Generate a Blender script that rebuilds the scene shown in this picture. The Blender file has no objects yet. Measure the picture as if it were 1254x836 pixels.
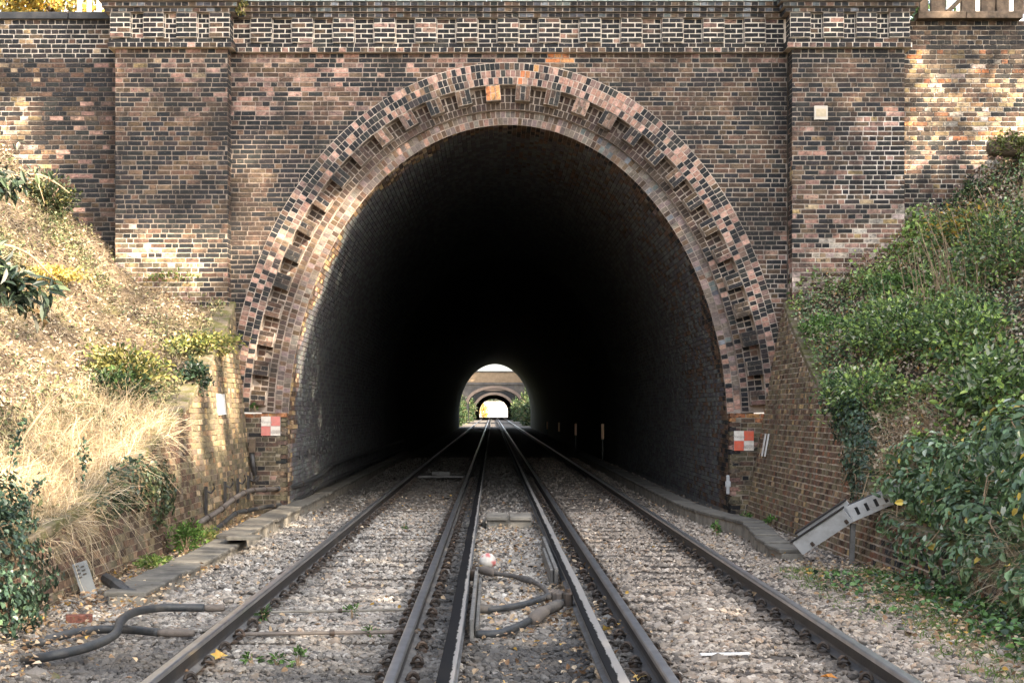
import bpy, math, random
import numpy as np
from mathutils import Vector, Matrix

random.seed(7)
RNG = np.random.default_rng(11)
SC = bpy.context.scene
COL = SC.collection

# ------------------------------------------------------------------ camera
F = 1840.0                      # focal length in photo pixels (photo 1254 x 836)
VPX, VPY = 603.0, 502.5         # vanishing point of the tracks
CZ = 1.85                       # eye height above the ballast
cd = bpy.data.cameras.new('camera')
cam = bpy.data.objects.new('camera', cd)
COL.objects.link(cam)
cam.location = (0, 0, CZ)
cam.rotation_euler = (math.radians(90), 0, 0)
cd.sensor_width = 36
cd.lens = 36 * F / 1254
cd.shift_x = (627 - VPX) / 1254
cd.shift_y = (VPY - 418) / 1254
cd.clip_start = 0.1
cd.clip_end = 3000
SC.camera = cam

# ------------------------------------------------------------------ light
SUN = Vector((0.66, -0.58, 0.50)).normalized()     # direction towards the sun
w = bpy.data.worlds.new('World')
SC.world = w
w.use_nodes = True
nt = w.node_tree
sky = nt.nodes.new('ShaderNodeTexSky')
sky.sky_type = 'NISHITA'
sky.sun_disc = False
sky.sun_elevation = math.asin(SUN.z)
sky.sun_rotation = math.atan2(SUN.x, SUN.y)
sky.air_density = 1.0
sky.dust_density = 2.5
sky.ozone_density = 0.8
bg = nt.nodes['Background']
bg.inputs[1].default_value = 0.14
hz = nt.nodes.new('ShaderNodeHueSaturation')      # hazy autumn air: a paler, less blue sky
hz.inputs['Saturation'].default_value = 0.45
nt.links.new(sky.outputs[0], hz.inputs['Color'])
nt.links.new(hz.outputs[0], bg.inputs[0])
sd = bpy.data.lights.new('sun', 'SUN')
sd.energy = 5.0
sd.angle = math.radians(0.53)
sd.color = (1.0, 0.84, 0.64)
sun = bpy.data.objects.new('sun', sd)
COL.objects.link(sun)
sun.rotation_euler = SUN.to_track_quat('Z', 'Y').to_euler()
sun.location = (20, -20, 30)

SC.view_settings.view_transform = 'Standard'
SC.view_settings.look = 'None'
SC.view_settings.gamma = 1
SC.view_settings.exposure = 2.28
SC.render.engine = 'CYCLES'
SC.cycles.max_bounces = 6
SC.cycles.diffuse_bounces = 4
SC.cycles.glossy_bounces = 2
SC.cycles.transparent_max_bounces = 4
SC.cycles.caustics_reflective = False
SC.cycles.caustics_refractive = False
SC.cycles.use_denoising = True

# ------------------------------------------------------------------ helpers
def at(px, py, Y):
    """photo pixel -> world point at distance Y"""
    return Vector(((px - VPX) * Y / F, Y, CZ - (py - VPY) * Y / F))

def tag(o, label=None, cat=None, group=None, kind=None):
    if label: o['label'] = label
    if cat: o['category'] = cat
    if group: o['group'] = group
    if kind: o['kind'] = kind
    return o

def empty(name, loc=(0, 0, 0), rz=0.0):
    o = bpy.data.objects.new(name, None)
    o.empty_display_size = 0.2
    o.location = loc
    o.rotation_euler = (0, 0, rz)
    COL.objects.link(o)
    return o

def thing(name, label, cat, loc=(0, 0, 0), group=None, rz=0.0):
    return tag(empty(name, loc, rz), label, cat, group)

def np_mesh(name, V, Fa, mats=(), col=None, fmat=None, smooth=False):
    """V (n,3); Fa (m,k) array or list of such arrays; col (n,3)"""
    V = np.asarray(V, dtype=np.float32)
    Fs = Fa if isinstance(Fa, list) else [Fa]
    Fs = [np.asarray(f, dtype=np.int32) for f in Fs if len(f)]
    me = bpy.data.meshes.new(name)
    me.vertices.add(len(V))
    me.vertices.foreach_set('co', V.ravel())
    loops = np.concatenate([f.ravel() for f in Fs])
    tot = np.concatenate([np.full(len(f), f.shape[1], dtype=np.int32) for f in Fs])
    start = np.concatenate([[0], np.cumsum(tot)[:-1]]).astype(np.int32)
    me.loops.add(len(loops))
    me.loops.foreach_set('vertex_index', loops)
    me.polygons.add(len(tot))
    me.polygons.foreach_set('loop_start', start)
    me.polygons.foreach_set('loop_total', tot)
    for m in mats: me.materials.append(m)
    if fmat is not None:
        me.polygons.foreach_set('material_index', np.asarray(fmat, dtype=np.int32))
    me.polygons.foreach_set('use_smooth', np.full(len(tot), bool(smooth)))
    if col is not None:
        a = me.attributes.new('Col', 'FLOAT_COLOR', 'POINT')
        c = np.ones((len(V), 4), dtype=np.float32)
        c[:, :3] = col
        a.data.foreach_set('color', c.ravel())
    me.update(calc_edges=True)
    return me

def link(name, me, parent=None, loc=None, world=True):
    """links a mesh; coordinates given in world space are kept when parented"""
    o = bpy.data.objects.new(name, me)
    COL.objects.link(o)
    if parent is not None:
        o.parent = parent
        if world:
            o.matrix_parent_inverse = wm(parent).inverted()
    if loc is not None: o.location = loc
    return o

def wm(o):
    m = Matrix.LocRotScale(o.location, o.rotation_euler, o.scale)
    if o.parent is not None:
        return wm(o.parent) @ o.matrix_parent_inverse @ m
    return m

class MB:
    """collects boxes, tubes and quads into one mesh"""
    def __init__(s): s.v = []; s.f = []; s.c = []; s.m = []; s.col = (1, 1, 1); s.mi = 0
    def add(s, vs, fs):
        b = len(s.v)
        s.v += [tuple(p) for p in vs]
        s.c += [s.col] * len(vs)
        for f in fs:
            s.f.append(tuple(b + i for i in f)); s.m.append(s.mi)
    def box(s, x0, x1, y0, y1, z0, z1, M=None):
        vs = [(x, y, z) for z in (z0, z1) for y in (y0, y1) for x in (x0, x1)]
        if M is not None: vs = [M @ Vector(p) for p in vs]
        s.add(vs, [(0, 2, 3, 1), (4, 5, 7, 6), (0, 1, 5, 4), (2, 6, 7, 3), (0, 4, 6, 2), (1, 3, 7, 5)])
    def bbox(s, x0, x1, y0, y1, z0, z1, b=0.01, M=None):
        """box with chamfered top and vertical edges"""
        xs = lambda i: [(x0 + i, y0 + i), (x1 - i, y0 + i), (x1 - i, y1 - i), (x0 + i, y1 - i)]
        def oct_(i):
            return [(x0 + i + b, y0 + i), (x1 - i - b, y0 + i), (x1 - i, y0 + i + b), (x1 - i, y1 - i - b),
                    (x1 - i - b, y1 - i), (x0 + i + b, y1 - i), (x0 + i, y1 - i - b), (x0 + i, y0 + i + b)]
        vs = [(x, y, z0) for x, y in oct_(0)] + [(x, y, z1 - b) for x, y in oct_(0)] + [(x, y, z1) for x, y in oct_(b)]
        if M is not None: vs = [M @ Vector(p) for p in vs]
        fs = [tuple(reversed(range(8))), tuple(range(16, 24))]
        for k in (0, 8):
            for i in range(8):
                j = (i + 1) % 8
                fs.append((k + i, k + j, k + 8 + j, k + 8 + i))
        s.add(vs, fs)
    def tube(s, pts, r, n=8, cap=True):
        pts = [Vector(p) for p in pts]
        rs = r if hasattr(r, '__len__') else [r] * len(pts)
        vs = []; fs = []
        up = Vector((0, 0, 1))
        for i, p in enumerate(pts):
            d = (pts[min(i + 1, len(pts) - 1)] - pts[max(i - 1, 0)]).normalized()
            a = d.cross(up)
            if a.length < 0.05: a = d.cross(Vector((1, 0, 0)))
            a.normalize(); b = a.cross(d)
            for k in range(n):
                t = 2 * math.pi * k / n
                vs.append(p + (a * math.cos(t) + b * math.sin(t)) * rs[i])
        for i in range(len(pts) - 1):
            for k in range(n):
                j = (k + 1) % n
                fs.append((i * n + k, i * n + j, (i + 1) * n + j, (i + 1) * n + k))
        if cap:
            fs.append(tuple(reversed(range(n)))); L = (len(pts) - 1) * n
            fs.append(tuple(range(L, L + n)))
        s.add(vs, fs)
    def cyl(s, p0, p1, r, n=12): s.tube([p0, p1], r, n)
    def mesh(s, name, mats, smooth=False, usecol=False):
        me = bpy.data.meshes.new(name)
        me.from_pydata([tuple(p) for p in s.v], [], s.f)
        for m in (mats if isinstance(mats, (list, tuple)) else [mats]): me.materials.append(m)
        me.polygons.foreach_set('material_index', s.m)
        me.polygons.foreach_set('use_smooth', [smooth] * len(s.f))
        a = me.attributes.new('Col', 'FLOAT_COLOR', 'POINT')
        c = np.ones((len(s.v), 4), dtype=np.float32); c[:, :3] = s.c
        a.data.foreach_set('color', c.ravel())
        me.update()
        return me
    def build(s, name, mats, parent=None, smooth=False):
        return link(name, s.mesh(name, mats, smooth), parent)

def smooth_path(pts, n=6):
    """Catmull-Rom through the points"""
    P = [Vector(p) for p in pts]
    P = [P[0] * 2 - P[1]] + P + [P[-1] * 2 - P[-2]]
    out = []
    for i in range(1, len(P) - 2):
        for k in range(n):
            t = k / n
            a, b, c, d = P[i - 1], P[i], P[i + 1], P[i + 2]
            out.append(0.5 * ((2 * b) + (c - a) * t + (2 * a - 5 * b + 4 * c - d) * t * t + (3 * b - a - 3 * c + d) * t ** 3))
    out.append(P[-2])
    return out

# ------------------------------------------------------------------ materials
class NT:
    def __init__(s, name):
        s.m = bpy.data.materials.new(name); s.m.use_nodes = True
        s.t = s.m.node_tree; s.b = s.t.nodes['Principled BSDF']
        g = s.t.nodes.new('ShaderNodeNewGeometry'); s.pos = g.outputs['Position']
    def L(s, a, b): s.t.links.new(a, b)
    def noise(s, scale, detail=4, rough=0.55, vec=None, stretch=None):
        n = s.t.nodes.new('ShaderNodeTexNoise')
        n.inputs['Scale'].default_value = scale; n.inputs['Detail'].default_value = detail
        n.inputs['Roughness'].default_value = rough
        v = vec or s.pos
        if stretch:
            mp = s.t.nodes.new('ShaderNodeMapping'); mp.inputs['Scale'].default_value = stretch
            s.L(v, mp.inputs[0]); v = mp.outputs[0]
        s.L(v, n.inputs['Vector'])
        return n.outputs['Fac']
    def ramp(s, fac, *stops):
        r = s.t.nodes.new('ShaderNodeValToRGB')
        e = r.color_ramp.elements
        while len(e) < len(stops): e.new(0.5)
        for i, (p, c) in enumerate(stops):
            e[i].position = p
            e[i].color = (c, c, c, 1) if not hasattr(c, '__len__') else (*c, 1)
        s.L(fac, r.inputs[0])
        return r.outputs[0]
    def attr(s, name='Col', kind='GEOMETRY'):
        a = s.t.nodes.new('ShaderNodeAttribute'); a.attribute_name = name; a.attribute_type = kind
        return a.outputs['Color']
    def mix(s, fac, a, b, mode='MIX'):
        n = s.t.nodes.new('ShaderNodeMix'); n.data_type = 'RGBA'; n.blend_type = mode
        for i, v in ((0, fac), (6, a), (7, b)):
            if hasattr(v, 'is_linked'): s.L(v, n.inputs[i])
            elif hasattr(v, '__len__'): n.inputs[i].default_value = (*v, 1)
            else: n.inputs[i].default_value = v if i == 0 else (v, v, v, 1)
        return n.outputs[2]
    def out(s, color, rough=0.85, bump=None, bstr=0.4, bdist=0.01, metal=0.0, spec=0.3):
        if hasattr(color, 'is_linked'): s.L(color, s.b.inputs['Base Color'])
        else: s.b.inputs['Base Color'].default_value = (*color, 1)
        if hasattr(rough, 'is_linked'): s.L(rough, s.b.inputs['Roughness'])
        else: s.b.inputs['Roughness'].default_value = rough
        s.b.inputs['Metallic'].default_value = metal
        s.b.inputs['Specular IOR Level'].default_value = spec
        if bump is not None:
            n = s.t.nodes.new('ShaderNodeBump'); n.inputs['Strength'].default_value = bstr
            n.inputs['Distance'].default_value = bdist
            s.L(bump, n.inputs['Height']); s.L(n.outputs[0], s.b.inputs['Normal'])
        return s.m

def mat_attr(name, rough=0.85, mott=0.35, scale=14, bstr=0.4, stain=None, spec=0.25):
    n = NT(name)
    c = n.attr()
    f = n.noise(scale, 5, 0.65)
    c = n.mix(1.0, c, n.ramp(f, (0.25, 1 - mott), (0.75, 1 + mott)), 'MULTIPLY')
    if stain:
        for (sc, lo, hi, colr, amt) in stain:
            g = n.noise(sc, 6, 0.7) if not hasattr(sc, '__len__') else n.noise(sc[0], 5, 0.7, stretch=sc[1])
            c = n.mix(n.ramp(g, (lo, 0.0), (hi, amt)), c, colr)
    return n.out(c, rough, n.noise(scale * 3, 4), bstr, 0.008, spec=spec)

def mat_plain(name, base, rough=0.7, mott=0.25, scale=8, metal=0.0, bstr=0.2, dirt=None, spec=0.3):
    n = NT(name)
    c = n.mix(1.0, base, n.ramp(n.noise(scale, 5, 0.6), (0.25, 1 - mott), (0.75, 1 + mott)), 'MULTIPLY')
    if dirt:
        c = n.mix(n.ramp(n.noise(dirt[0], 6, 0.7), (0.45, 0.0), (0.65, dirt[2])), c, dirt[1])
    return n.out(c, rough, n.noise(scale * 4, 4), bstr, 0.006, metal, spec)

M = {}
M['brick'] = mat_attr('brick', 0.85, 0.5, 20, 0.7,
                      [(0.75, 0.47, 0.6, (0.017, 0.016, 0.016), 0.72), (2.6, 0.54, 0.66, (0.02, 0.018, 0.017), 0.55), ((4.5, (1, 1, .16)), 0.55, 0.72, (0.03, 0.027, 0.025), 0.6), ((6.0, (1, 1, .2)), 0.64, 0.74, (0.3, 0.24, 0.2), 0.4), (13.0, 0.52, 0.66, (0.022, 0.021, 0.021), 0.85), (30.0, 0.6, 0.7, (0.42, 0.34, 0.27), 0.6), (3.3, 0.64, 0.8, (0.36, 0.28, 0.23), 0.22)])
M['brick_clean'] = mat_attr('brick_clean', 0.85, 0.42, 20, 0.7,
                      [(18.0, 0.54, 0.68, (0.03, 0.028, 0.028), 0.7), (34.0, 0.62, 0.7, (0.4, 0.33, 0.27), 0.5)])
M['mortar'] = mat_attr('mortar', 0.95, 0.25, 10, 0.6, [(0.75, 0.47, 0.6, (0.075, 0.063, 0.055), 0.62), (2.6, 0.54, 0.66, (0.08, 0.068, 0.06), 0.5), (7.0, 0.54, 0.7, (0.05, 0.045, 0.04), 0.45)])
M['mortar_white'] = mat_attr('limewashed_mortar', 0.95, 0.2, 10, 0.5, [(5.0, 0.58, 0.74, (0.12, 0.1, 0.09), 0.6)])
M['soot'] = mat_attr('soot', 0.8, 0.4, 6, 0.6, [(2.2, 0.55, 0.75, (0.05, 0.04, 0.033), 0.4), (11.0, 0.68, 0.74, (0.3, 0.27, 0.24), 0.3)])
M['stone'] = mat_attr('stone', 0.9, 0.18, 30, 0.3)
M['lining'] = mat_attr('lining_brick', 0.85, 0.2, 7, 0.3, [(2.0, 0.5, 0.72, (0.05, 0.045, 0.04), 0.5)])
M['leaf'] = None
def leaf_mat(name, trans=0.25, rough=0.5, spec=0.3):
    n = NT(name)
    c = n.attr()
    n.out(c, rough, spec=spec)
    tr = n.t.nodes.new('ShaderNodeBsdfTranslucent'); n.L(c, tr.inputs[0])
    mx = n.t.nodes.new('ShaderNodeMixShader'); mx.inputs[0].default_value = trans
    n.L(n.b.outputs[0], mx.inputs[1]); n.L(tr.outputs[0], mx.inputs[2])
    n.L(mx.outputs[0], n.t.nodes['Material Output'].inputs[0])
    return n.m
M['leaf'] = leaf_mat('leaf')
M['ivy'] = leaf_mat('ivy_leaf', 0.12, 0.38, 0.5)
M['straw'] = leaf_mat('straw', 0.2, 0.7, 0.2)
M['steel'] = mat_plain('polished_rail', (0.6, 0.61, 0.63), 0.3, 0.2, 5, 0.95, 0.1)
M['rust'] = mat_plain('rail_side', (0.03, 0.029, 0.029), 0.5, 0.35, 9, 0.0, 0.3, (4, (0.06, 0.045, 0.034), 0.45), 0.5)
M['foot'] = mat_plain('rail_foot', (0.13, 0.125, 0.12), 0.65, 0.35, 14, 0.0, 0.3)
M['clip'] = mat_plain('clip_iron', (0.05, 0.042, 0.036), 0.6, 0.4, 20, 0.0, 0.3, (9, (0.12, 0.07, 0.04), 0.5))
M['sleeper'] = mat_plain('old_timber_sleeper', (0.13, 0.108, 0.09), 0.9, 0.4, 12, 0, 0.8, (5, (0.05, 0.045, 0.042), 0.7))
M['concrete'] = mat_plain('old_concrete', (0.26, 0.24, 0.205), 0.9, 0.25, 7, 0, 0.5, (3, (0.1, 0.09, 0.075), 0.75))
M['darkconcrete'] = mat_plain('stained_concrete', (0.15, 0.14, 0.12), 0.9, 0.3, 7, 0, 0.5, (3, (0.06, 0.055, 0.05), 0.8))
M['rubber'] = mat_plain('cable_rubber', (0.034, 0.037, 0.04), 0.5, 0.3, 14, 0, 0.15, (8, (0.10, 0.09, 0.08), 0.45), 0.4)
M['cable'] = mat_plain('dusty_cable', (0.075, 0.07, 0.066), 0.8, 0.3, 10, 0, 0.3, (6, (0.18, 0.155, 0.13), 0.6))
M['lead'] = mat_plain('weathered_wrap', (0.16, 0.135, 0.115), 0.8, 0.35, 18, 0, 0.4, (9, (.06, .055, .05), .6))
M['galv'] = mat_plain('galvanised_steel', (0.5, 0.51, 0.51), 0.55, 0.12, 6, 0.1, 0.1, (5, (0.2, 0.18, 0.155), 0.4))
M['timber'] = mat_plain('weathered_timber', (0.16, 0.115, 0.08), 0.9, 0.5, 9, 0, 0.8, (6, (0.05, 0.04, 0.032), 0.7))
M['board'] = mat_plain('grey_board', (0.17, 0.165, 0.155), 0.8, 0.3, 9, 0, 0.5, (5, (0.06, 0.055, 0.05), 0.6))
M['white'] = mat_plain('white_paint', (0.78, 0.77, 0.74), 0.6, 0.06, 9, 0, 0.1, (6, (0.45, 0.4, 0.34), 0.35))
M['signwhite'] = mat_plain('sign_white', (0.76, 0.71, 0.63), 0.5, 0.1, 12, 0, 0.05, (9, (0.5, 0.42, 0.33), 0.5))
M['signred'] = mat_plain('sign_red', (0.72, 0.13, 0.07), 0.5, 0.15, 12, 0, 0.05, (9, (0.5, 0.25, 0.18), 0.4))
M['signpink'] = mat_plain('faded_sign_red', (0.6, 0.2, 0.17), 0.5, 0.15, 12, 0, 0.05, (9, (0.5, 0.32, 0.26), 0.5))
M['lettering'] = mat_plain('sign_lettering', (0.35, 0.3, 0.27), 0.6, 0.1, 12)
M['bark'] = mat_plain('bark', (0.12, 0.09, 0.065), 0.95, 0.45, 6, 0, 1.0, (4, (0.05, 0.04, 0.03), 0.6))
M['twig'] = mat_plain('dry_twig', (0.3, 0.22, 0.14), 0.9, 0.4, 12, 0, 0.5)
M['blackcope'] = mat_plain('engineering_coping', (0.045, 0.046, 0.048), 0.6, 0.3, 5, 0, 0.2, (6, (0.12, 0.11, 0.1), 0.5))
M['bluecope'] = mat_plain('pale_coping', (0.36, 0.40, 0.41), 0.7, 0.12, 7, 0, 0.2)
# ------------------------------------------------------------------ brick machinery
PAL = {
 'K': [(.019,.02,.022), (.027,.027,.028), (.04,.036,.034), (.022,.023,.027)],
 'B': [(.105,.064,.043), (.135,.083,.055), (.078,.05,.036), (.155,.104,.073)],
 'F': [(.078,.056,.042), (.098,.07,.053), (.062,.047,.038)],
 'P': [(.35,.2,.155), (.29,.17,.135), (.4,.26,.205), (.2,.125,.1)],
 'Y': [(.36,.245,.13), (.42,.30,.175), (.29,.19,.10), (.38,.28,.19)],
 'O': [(.5,.17,.07), (.46,.2,.095), (.56,.28,.12)],
 'S': [(.21,.165,.105), (.17,.138,.09), (.25,.185,.115), (.14,.115,.08)],
 'R': [(.19,.108,.07), (.24,.118,.07), (.16,.1,.072)],
 'W': [(.56,.48,.40), (.62,.54,.46), (.5,.41,.33)],
 'G': [(.16,.125,.108), (.19,.155,.14), (.13,.105,.092), (.21,.155,.125)],
 'U': [(.13,.14,.15), (.16,.17,.18), (.10,.108,.118)],
 'D': [(.115,.12,.128), (.122,.124,.127), (.128,.122,.116), (.11,.115,.121)],
}
_r = random.Random(99)
for _k in PAL:                   # more shades of every kind of brick
    PAL[_k] = [c for c in PAL[_k] for _ in range(2)]
    PAL[_k] = [tuple(max(.008, q * f * _r.uniform(.93, 1.07)) for q in c) for c in PAL[_k] for f in (_r.uniform(.75, 1.22),)]
CI = [(k, i) for k in PAL for i in range(len(PAL[k]))]
CIDX = {ki: n for n, ki in enumerate(CI)}
CARR = np.array([PAL[k][i] for k, i in CI])
def pick(w):
    """w: string of weights like 'K5B3P1'"""
    ks = [w[i] for i in range(0, len(w), 2)]; ws = [int(w[i + 1]) for i in range(0, len(w), 2)]
    k = random.choices(ks, ws)[0]
    return CIDX[(k, random.randrange(len(PAL[k])))]

def brick_proto(w, d, h, var):
    """front face at y=0, body towards +y; corners a little worn"""
    r = random.Random(var * 31 + 5)
    j = lambda s=0.0035: r.uniform(-s, s)
    hw, hh = w / 2, h / 2
    v = [(-hw + j(), j(.002), -hh + j()), (hw + j(), j(.002), -hh + j()), (hw + j(), j(.002), hh + j()), (-hw + j(), j(.002), hh + j())]
    v += [(x, d, z) for x, _, z in v]
    return np.array(v)
BF = np.array([(0, 1, 2, 3), (0, 4, 5, 1), (1, 5, 6, 2), (2, 6, 7, 3), (3, 7, 4, 0)])
BRICK_CACHE = {}
class Bricks:
    def __init__(s): s.it = []
    def add(s, c, u, v, n, w, h, d, ci, proud=0.0):
        """c centre of the front face, u along, v up, n outward normal"""
        s.it.append((Vector(c) + n * proud, u, v, n, w, h, d, ci, random.randrange(6)))
    def size_px(s, b):
        c, u, v, n, w, h = b[:6]
        if c.y < 2: return 0
        px, py = VPX + c.x * F / c.y, VPY - (c.z - CZ) * F / c.y
        if not (-5 < px < 1259 and -5 < py < 841): return 0
        view = Vector((0, 0, CZ)) - c
        facing = max(0.0, n.dot(view.normalized()))
        return (w * h) * facing * (F / c.y) ** 2
    def emit(s, parent, single, rest, nsingle, mat, hide=None):
        order = sorted(range(len(s.it)), key=lambda i: -s.size_px(s.it[i]))
        if hide: order = [i for i in order if not hide(s.it[i][0])] + [i for i in order if hide(s.it[i][0])]
        one = set(order[:nsingle])
        pinv = wm(parent).inverted()
        V = []; C = []
        for i, (c, u, v, n, w, h, d, ci, var) in enumerate(s.it):
            Mx = np.array([[u.x, -n.x, v.x], [u.y, -n.y, v.y], [u.z, -n.z, v.z]])
            if i in one:
                key = (round(w * 100), round(d * 50), round(h * 200), ci, var % 3, mat)
                me = BRICK_CACHE.get(key)
                if me is None:
                    P = brick_proto(round(w * 100) / 100, d, round(h * 200) / 200, var % 3)
                    me = np_mesh(single, P, BF, [M[mat]], np.repeat(CARR[ci][None], 8, 0))
                    BRICK_CACHE[key] = me
                o = bpy.data.objects.new(single, me); COL.objects.link(o)
                o.parent = parent
                m4 = Matrix(((u.x, -n.x, v.x, c.x), (u.y, -n.y, v.y, c.y), (u.z, -n.z, v.z, c.z), (0, 0, 0, 1)))
                loc, rot, sc = (pinv @ m4).decompose()
                o.location = loc; o.rotation_euler = rot.to_euler()
            else:
                P = brick_proto(w, d, h, var + i % 50)
                V.append(P @ Mx.T + np.array(c)); C.append(np.repeat(CARR[ci][None], 8, 0))
        if V:
            nb = len(V)
            V = np.concatenate(V); C = np.concatenate(C)
            Fa = (BF[None] + (np.arange(nb) * 8)[:, None, None]).reshape(-1, 4)
            o = link(rest, np_mesh(rest, V, Fa, [M[mat]], C), parent)
            o['kind'] = 'stuff'

XA, YA, ZA = Vector((1, 0, 0)), Vector((0, 1, 0)), Vector((0, 0, 1))
def wall_bricks(B, O, u, v, n, W, H, colf, mask=None, course=0.0865, L=0.258, joint=0.0165, bond='mix', proud=0.007, jit=0.003, d=0.1, start=0):
    k = 0
    nc = max(1, round(H / course)); course = H / nc
    for r in range(nc):
        vv = (r + 0.5) * course
        odd = (r + start) % 2
        a = -random.uniform(0, L) if bond == 'mix' else (-(L / 4) if odd else -L * 0.5 * ((r + start) // 2 % 2))
        if bond == 'header': a = -(0.25 * L) * odd
        if bond == 'panel': a = -(L / 2) * odd
        while a < W - 0.01:
            if bond == 'english': ln = (L / 2 if odd else L) * random.uniform(.92, 1.08)
            elif bond == 'mix' and False: ln = L
            elif bond == 'header': ln = L / 2
            elif bond == 'panel': ln = L
            else: ln = (L if random.random() < (.25 if odd else .85) else L / 2) * random.uniform(.94, 1.06)
            a0, a1 = max(a, 0), min(a + ln, W)
            a += ln
            if a1 - a0 < 0.04: continue
            c = O + u * ((a0 + a1) / 2) + v * vv
            if mask and not mask(c): continue
            B.add(c, u, v, n, a1 - a0 - joint * random.uniform(.8, 1.2), course - joint * random.uniform(.85, 1.15), d, colf(c), proud + random.uniform(-jit, jit))

def brick_block(B, mb, x0, x1, y0, y1, z0, z1, colf, mcol, joint=0.012, bond='mix', L=0.258, course=0.0865, sides='LR', start=0, top=False):
    """a block whose front is at y0: mortar body plus bricks on the front and the two sides"""
    e = 0.008
    mb.col = mcol
    mb.box(x0 + e, x1 - e, y0 + e, y1, z0 + 0.003, z1 - 0.003)
    wall_bricks(B, Vector((x0, y0 + e, z0)), XA, ZA, -YA, x1 - x0, z1 - z0, colf, None, course, L, joint, bond, start=start)
    if 'R' in sides: wall_bricks(B, Vector((x1 - e, y0, z0)), YA, ZA, XA, y1 - y0, z1 - z0, colf, None, course, L, joint, bond, start=start + 1, d=.08)
    if 'L' in sides: wall_bricks(B, Vector((x0 + e, y1, z0)), -YA, ZA, -XA, y1 - y0, z1 - z0, colf, None, course, L, joint, bond, start=start + 1, d=.08)

def kb(c, dark=5, extra=''):
    g = math.sin(c.x * 1.9 + c.z * 2.3) * .5 + math.sin(c.x * 4.3 - c.z * 3.7 + 1) * .35 + math.sin(c.x * .9 - c.z * 6.1 + 2) * .45
    k = int(min(8, max(1, round(dark + (1.0 if c.x < AX else .2) + 3.4 * g))))
    return pick('K%dB%d%s' % (k, 9 - k, extra))
def pxy(c): return VPX + c.x * F / c.y, VPY - (c.z - CZ) * F / c.y

# ------------------------------------------------------------------ arch geometry
PY = 27.0                       # plane of the portal
AX, AA, AB, AZ = 0.28, 3.98, 5.52, 1.505
zs = np.linspace(-0.4, AZ, 40)[:-1]
th = np.linspace(0, math.pi, 721)
_x = np.concatenate([np.full(39, AA), AA * np.cos(th), np.full(39, -AA)])
_z = np.concatenate([zs, AZ + AB * np.sin(th), zs[::-1]])
_t = np.stack([np.gradient(_x), np.gradient(_z)], 1); _t /= np.linalg.norm(_t, axis=1)[:, None]
_n = np.stack([_t[:, 1], -_t[:, 0]], 1)          # outward
CURVE = np.stack([_x, _z], 1)
def off_curve(d, zmin=None):
    p = CURVE + _n * d
    if zmin is not None:
        k = p[:, 1] >= zmin
        p = p[k]
    return p + np.array([AX, 0])
def arch_dist(x, z):
    p = CURVE + np.array([AX, 0])
    dd = np.hypot(p[:, 0] - x, p[:, 1] - z); i = dd.argmin()
    s = (x - p[i, 0]) * _n[i, 0] + (z - p[i, 1]) * _n[i, 1]
    return dd[i] if s > 0 else -dd[i]
def walk(d, pitch, zmin, phase=0.0):
    """points along the offset curve: (pos, tangent, normal, pitch)"""
    p = off_curve(d, zmin)
    seg = np.hypot(*np.diff(p, axis=0).T); s = np.concatenate([[0], np.cumsum(seg)])
    n = max(1, round(s[-1] / pitch)); st = s[-1] / n
    out = []
    for i in range(n):
        q = (i + 0.5 + phase) * st
        if q > s[-1]: continue
        x = np.interp(q, s, p[:, 0]); z = np.interp(q, s, p[:, 1])
        x1 = np.interp(q + .01, s, p[:, 0]); z1 = np.interp(q + .01, s, p[:, 1])
        x0 = np.interp(q - .01, s, p[:, 0]); z0 = np.interp(q - .01, s, p[:, 1])
        t = Vector((x1 - x0, 0, z1 - z0)).normalized()
        nn = Vector((t.z, 0, -t.x))
        out.append((x, z, t, nn, st, q / s[-1]))
    return out
IMP = 1.81                      # impost level

# ------------------------------------------------------------------ terrain
WY = [-60, 10, 14, 16, 18, 20, 22, 24, 26, 27, 40]
WZ = [0.45, 0.5, 0.62, 0.8, 1.12, 1.5, 1.95, 2.6, 3.35, 3.78, 3.8]
WZR = [0.35, 0.4, 0.45, 0.5, 0.58, 1.25, 1.95, 2.6, 3.35, 3.78, 3.8]      # beside the chute the wall is lower
def wall_top(Y, s=-1):
    return np.where(np.asarray(s) < 0, np.interp(Y, WY, WZ), np.interp(Y, WY, WZR))
def XL(z): return -4.27 - 0.098 * z
def XR(z): return 4.56 + 0.175 * z
def hash2(x, y): return np.sin(x * 1.7 + y * 2.3) * .5 + np.sin(x * 3.9 - y * 1.1 + 2) * .3 + np.sin(x * 7.1 + y * 6.3 + 1) * .2
def bank_z(X, Y):
    X = np.asarray(X, float); Y = np.asarray(Y, float)
    wt = wall_top(Y, np.where(X < 0, -1, 1))
    dl = np.where(X < 0, (XL(wt) - 0.12) - X, X - (XR(wt) + 0.12))
    rise = np.where(X < 0, np.interp(dl, [-5, 0, .8, 1.4, 2.0, 4.1, 9.8], [-3, 0, .14, .42, .92, 2.9, 8.3]), .64 * dl)
    z = wt - 0.04 + rise + 0.09 * hash2(X, Y) * np.clip(dl * 2, 0, 1)
    return np.minimum(z, 8.2 + 0.05 * hash2(X, Y))

def hit_bank(px, py, side):
    """ground point of the bank seen at a photo pixel"""
    for Y in np.arange(8, 27, 0.05):
        p = at(px, py, Y)
        wt = float(wall_top(Y, side))
        e = XL(wt) if side < 0 else XR(wt)
        if (side < 0 and p.x < e) or (side > 0 and p.x > e):
            if p.z <= bank_z(p.x, Y): return Vector((p.x, Y, float(bank_z(p.x, Y))))
    return at(px, py, 26.8)
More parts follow.
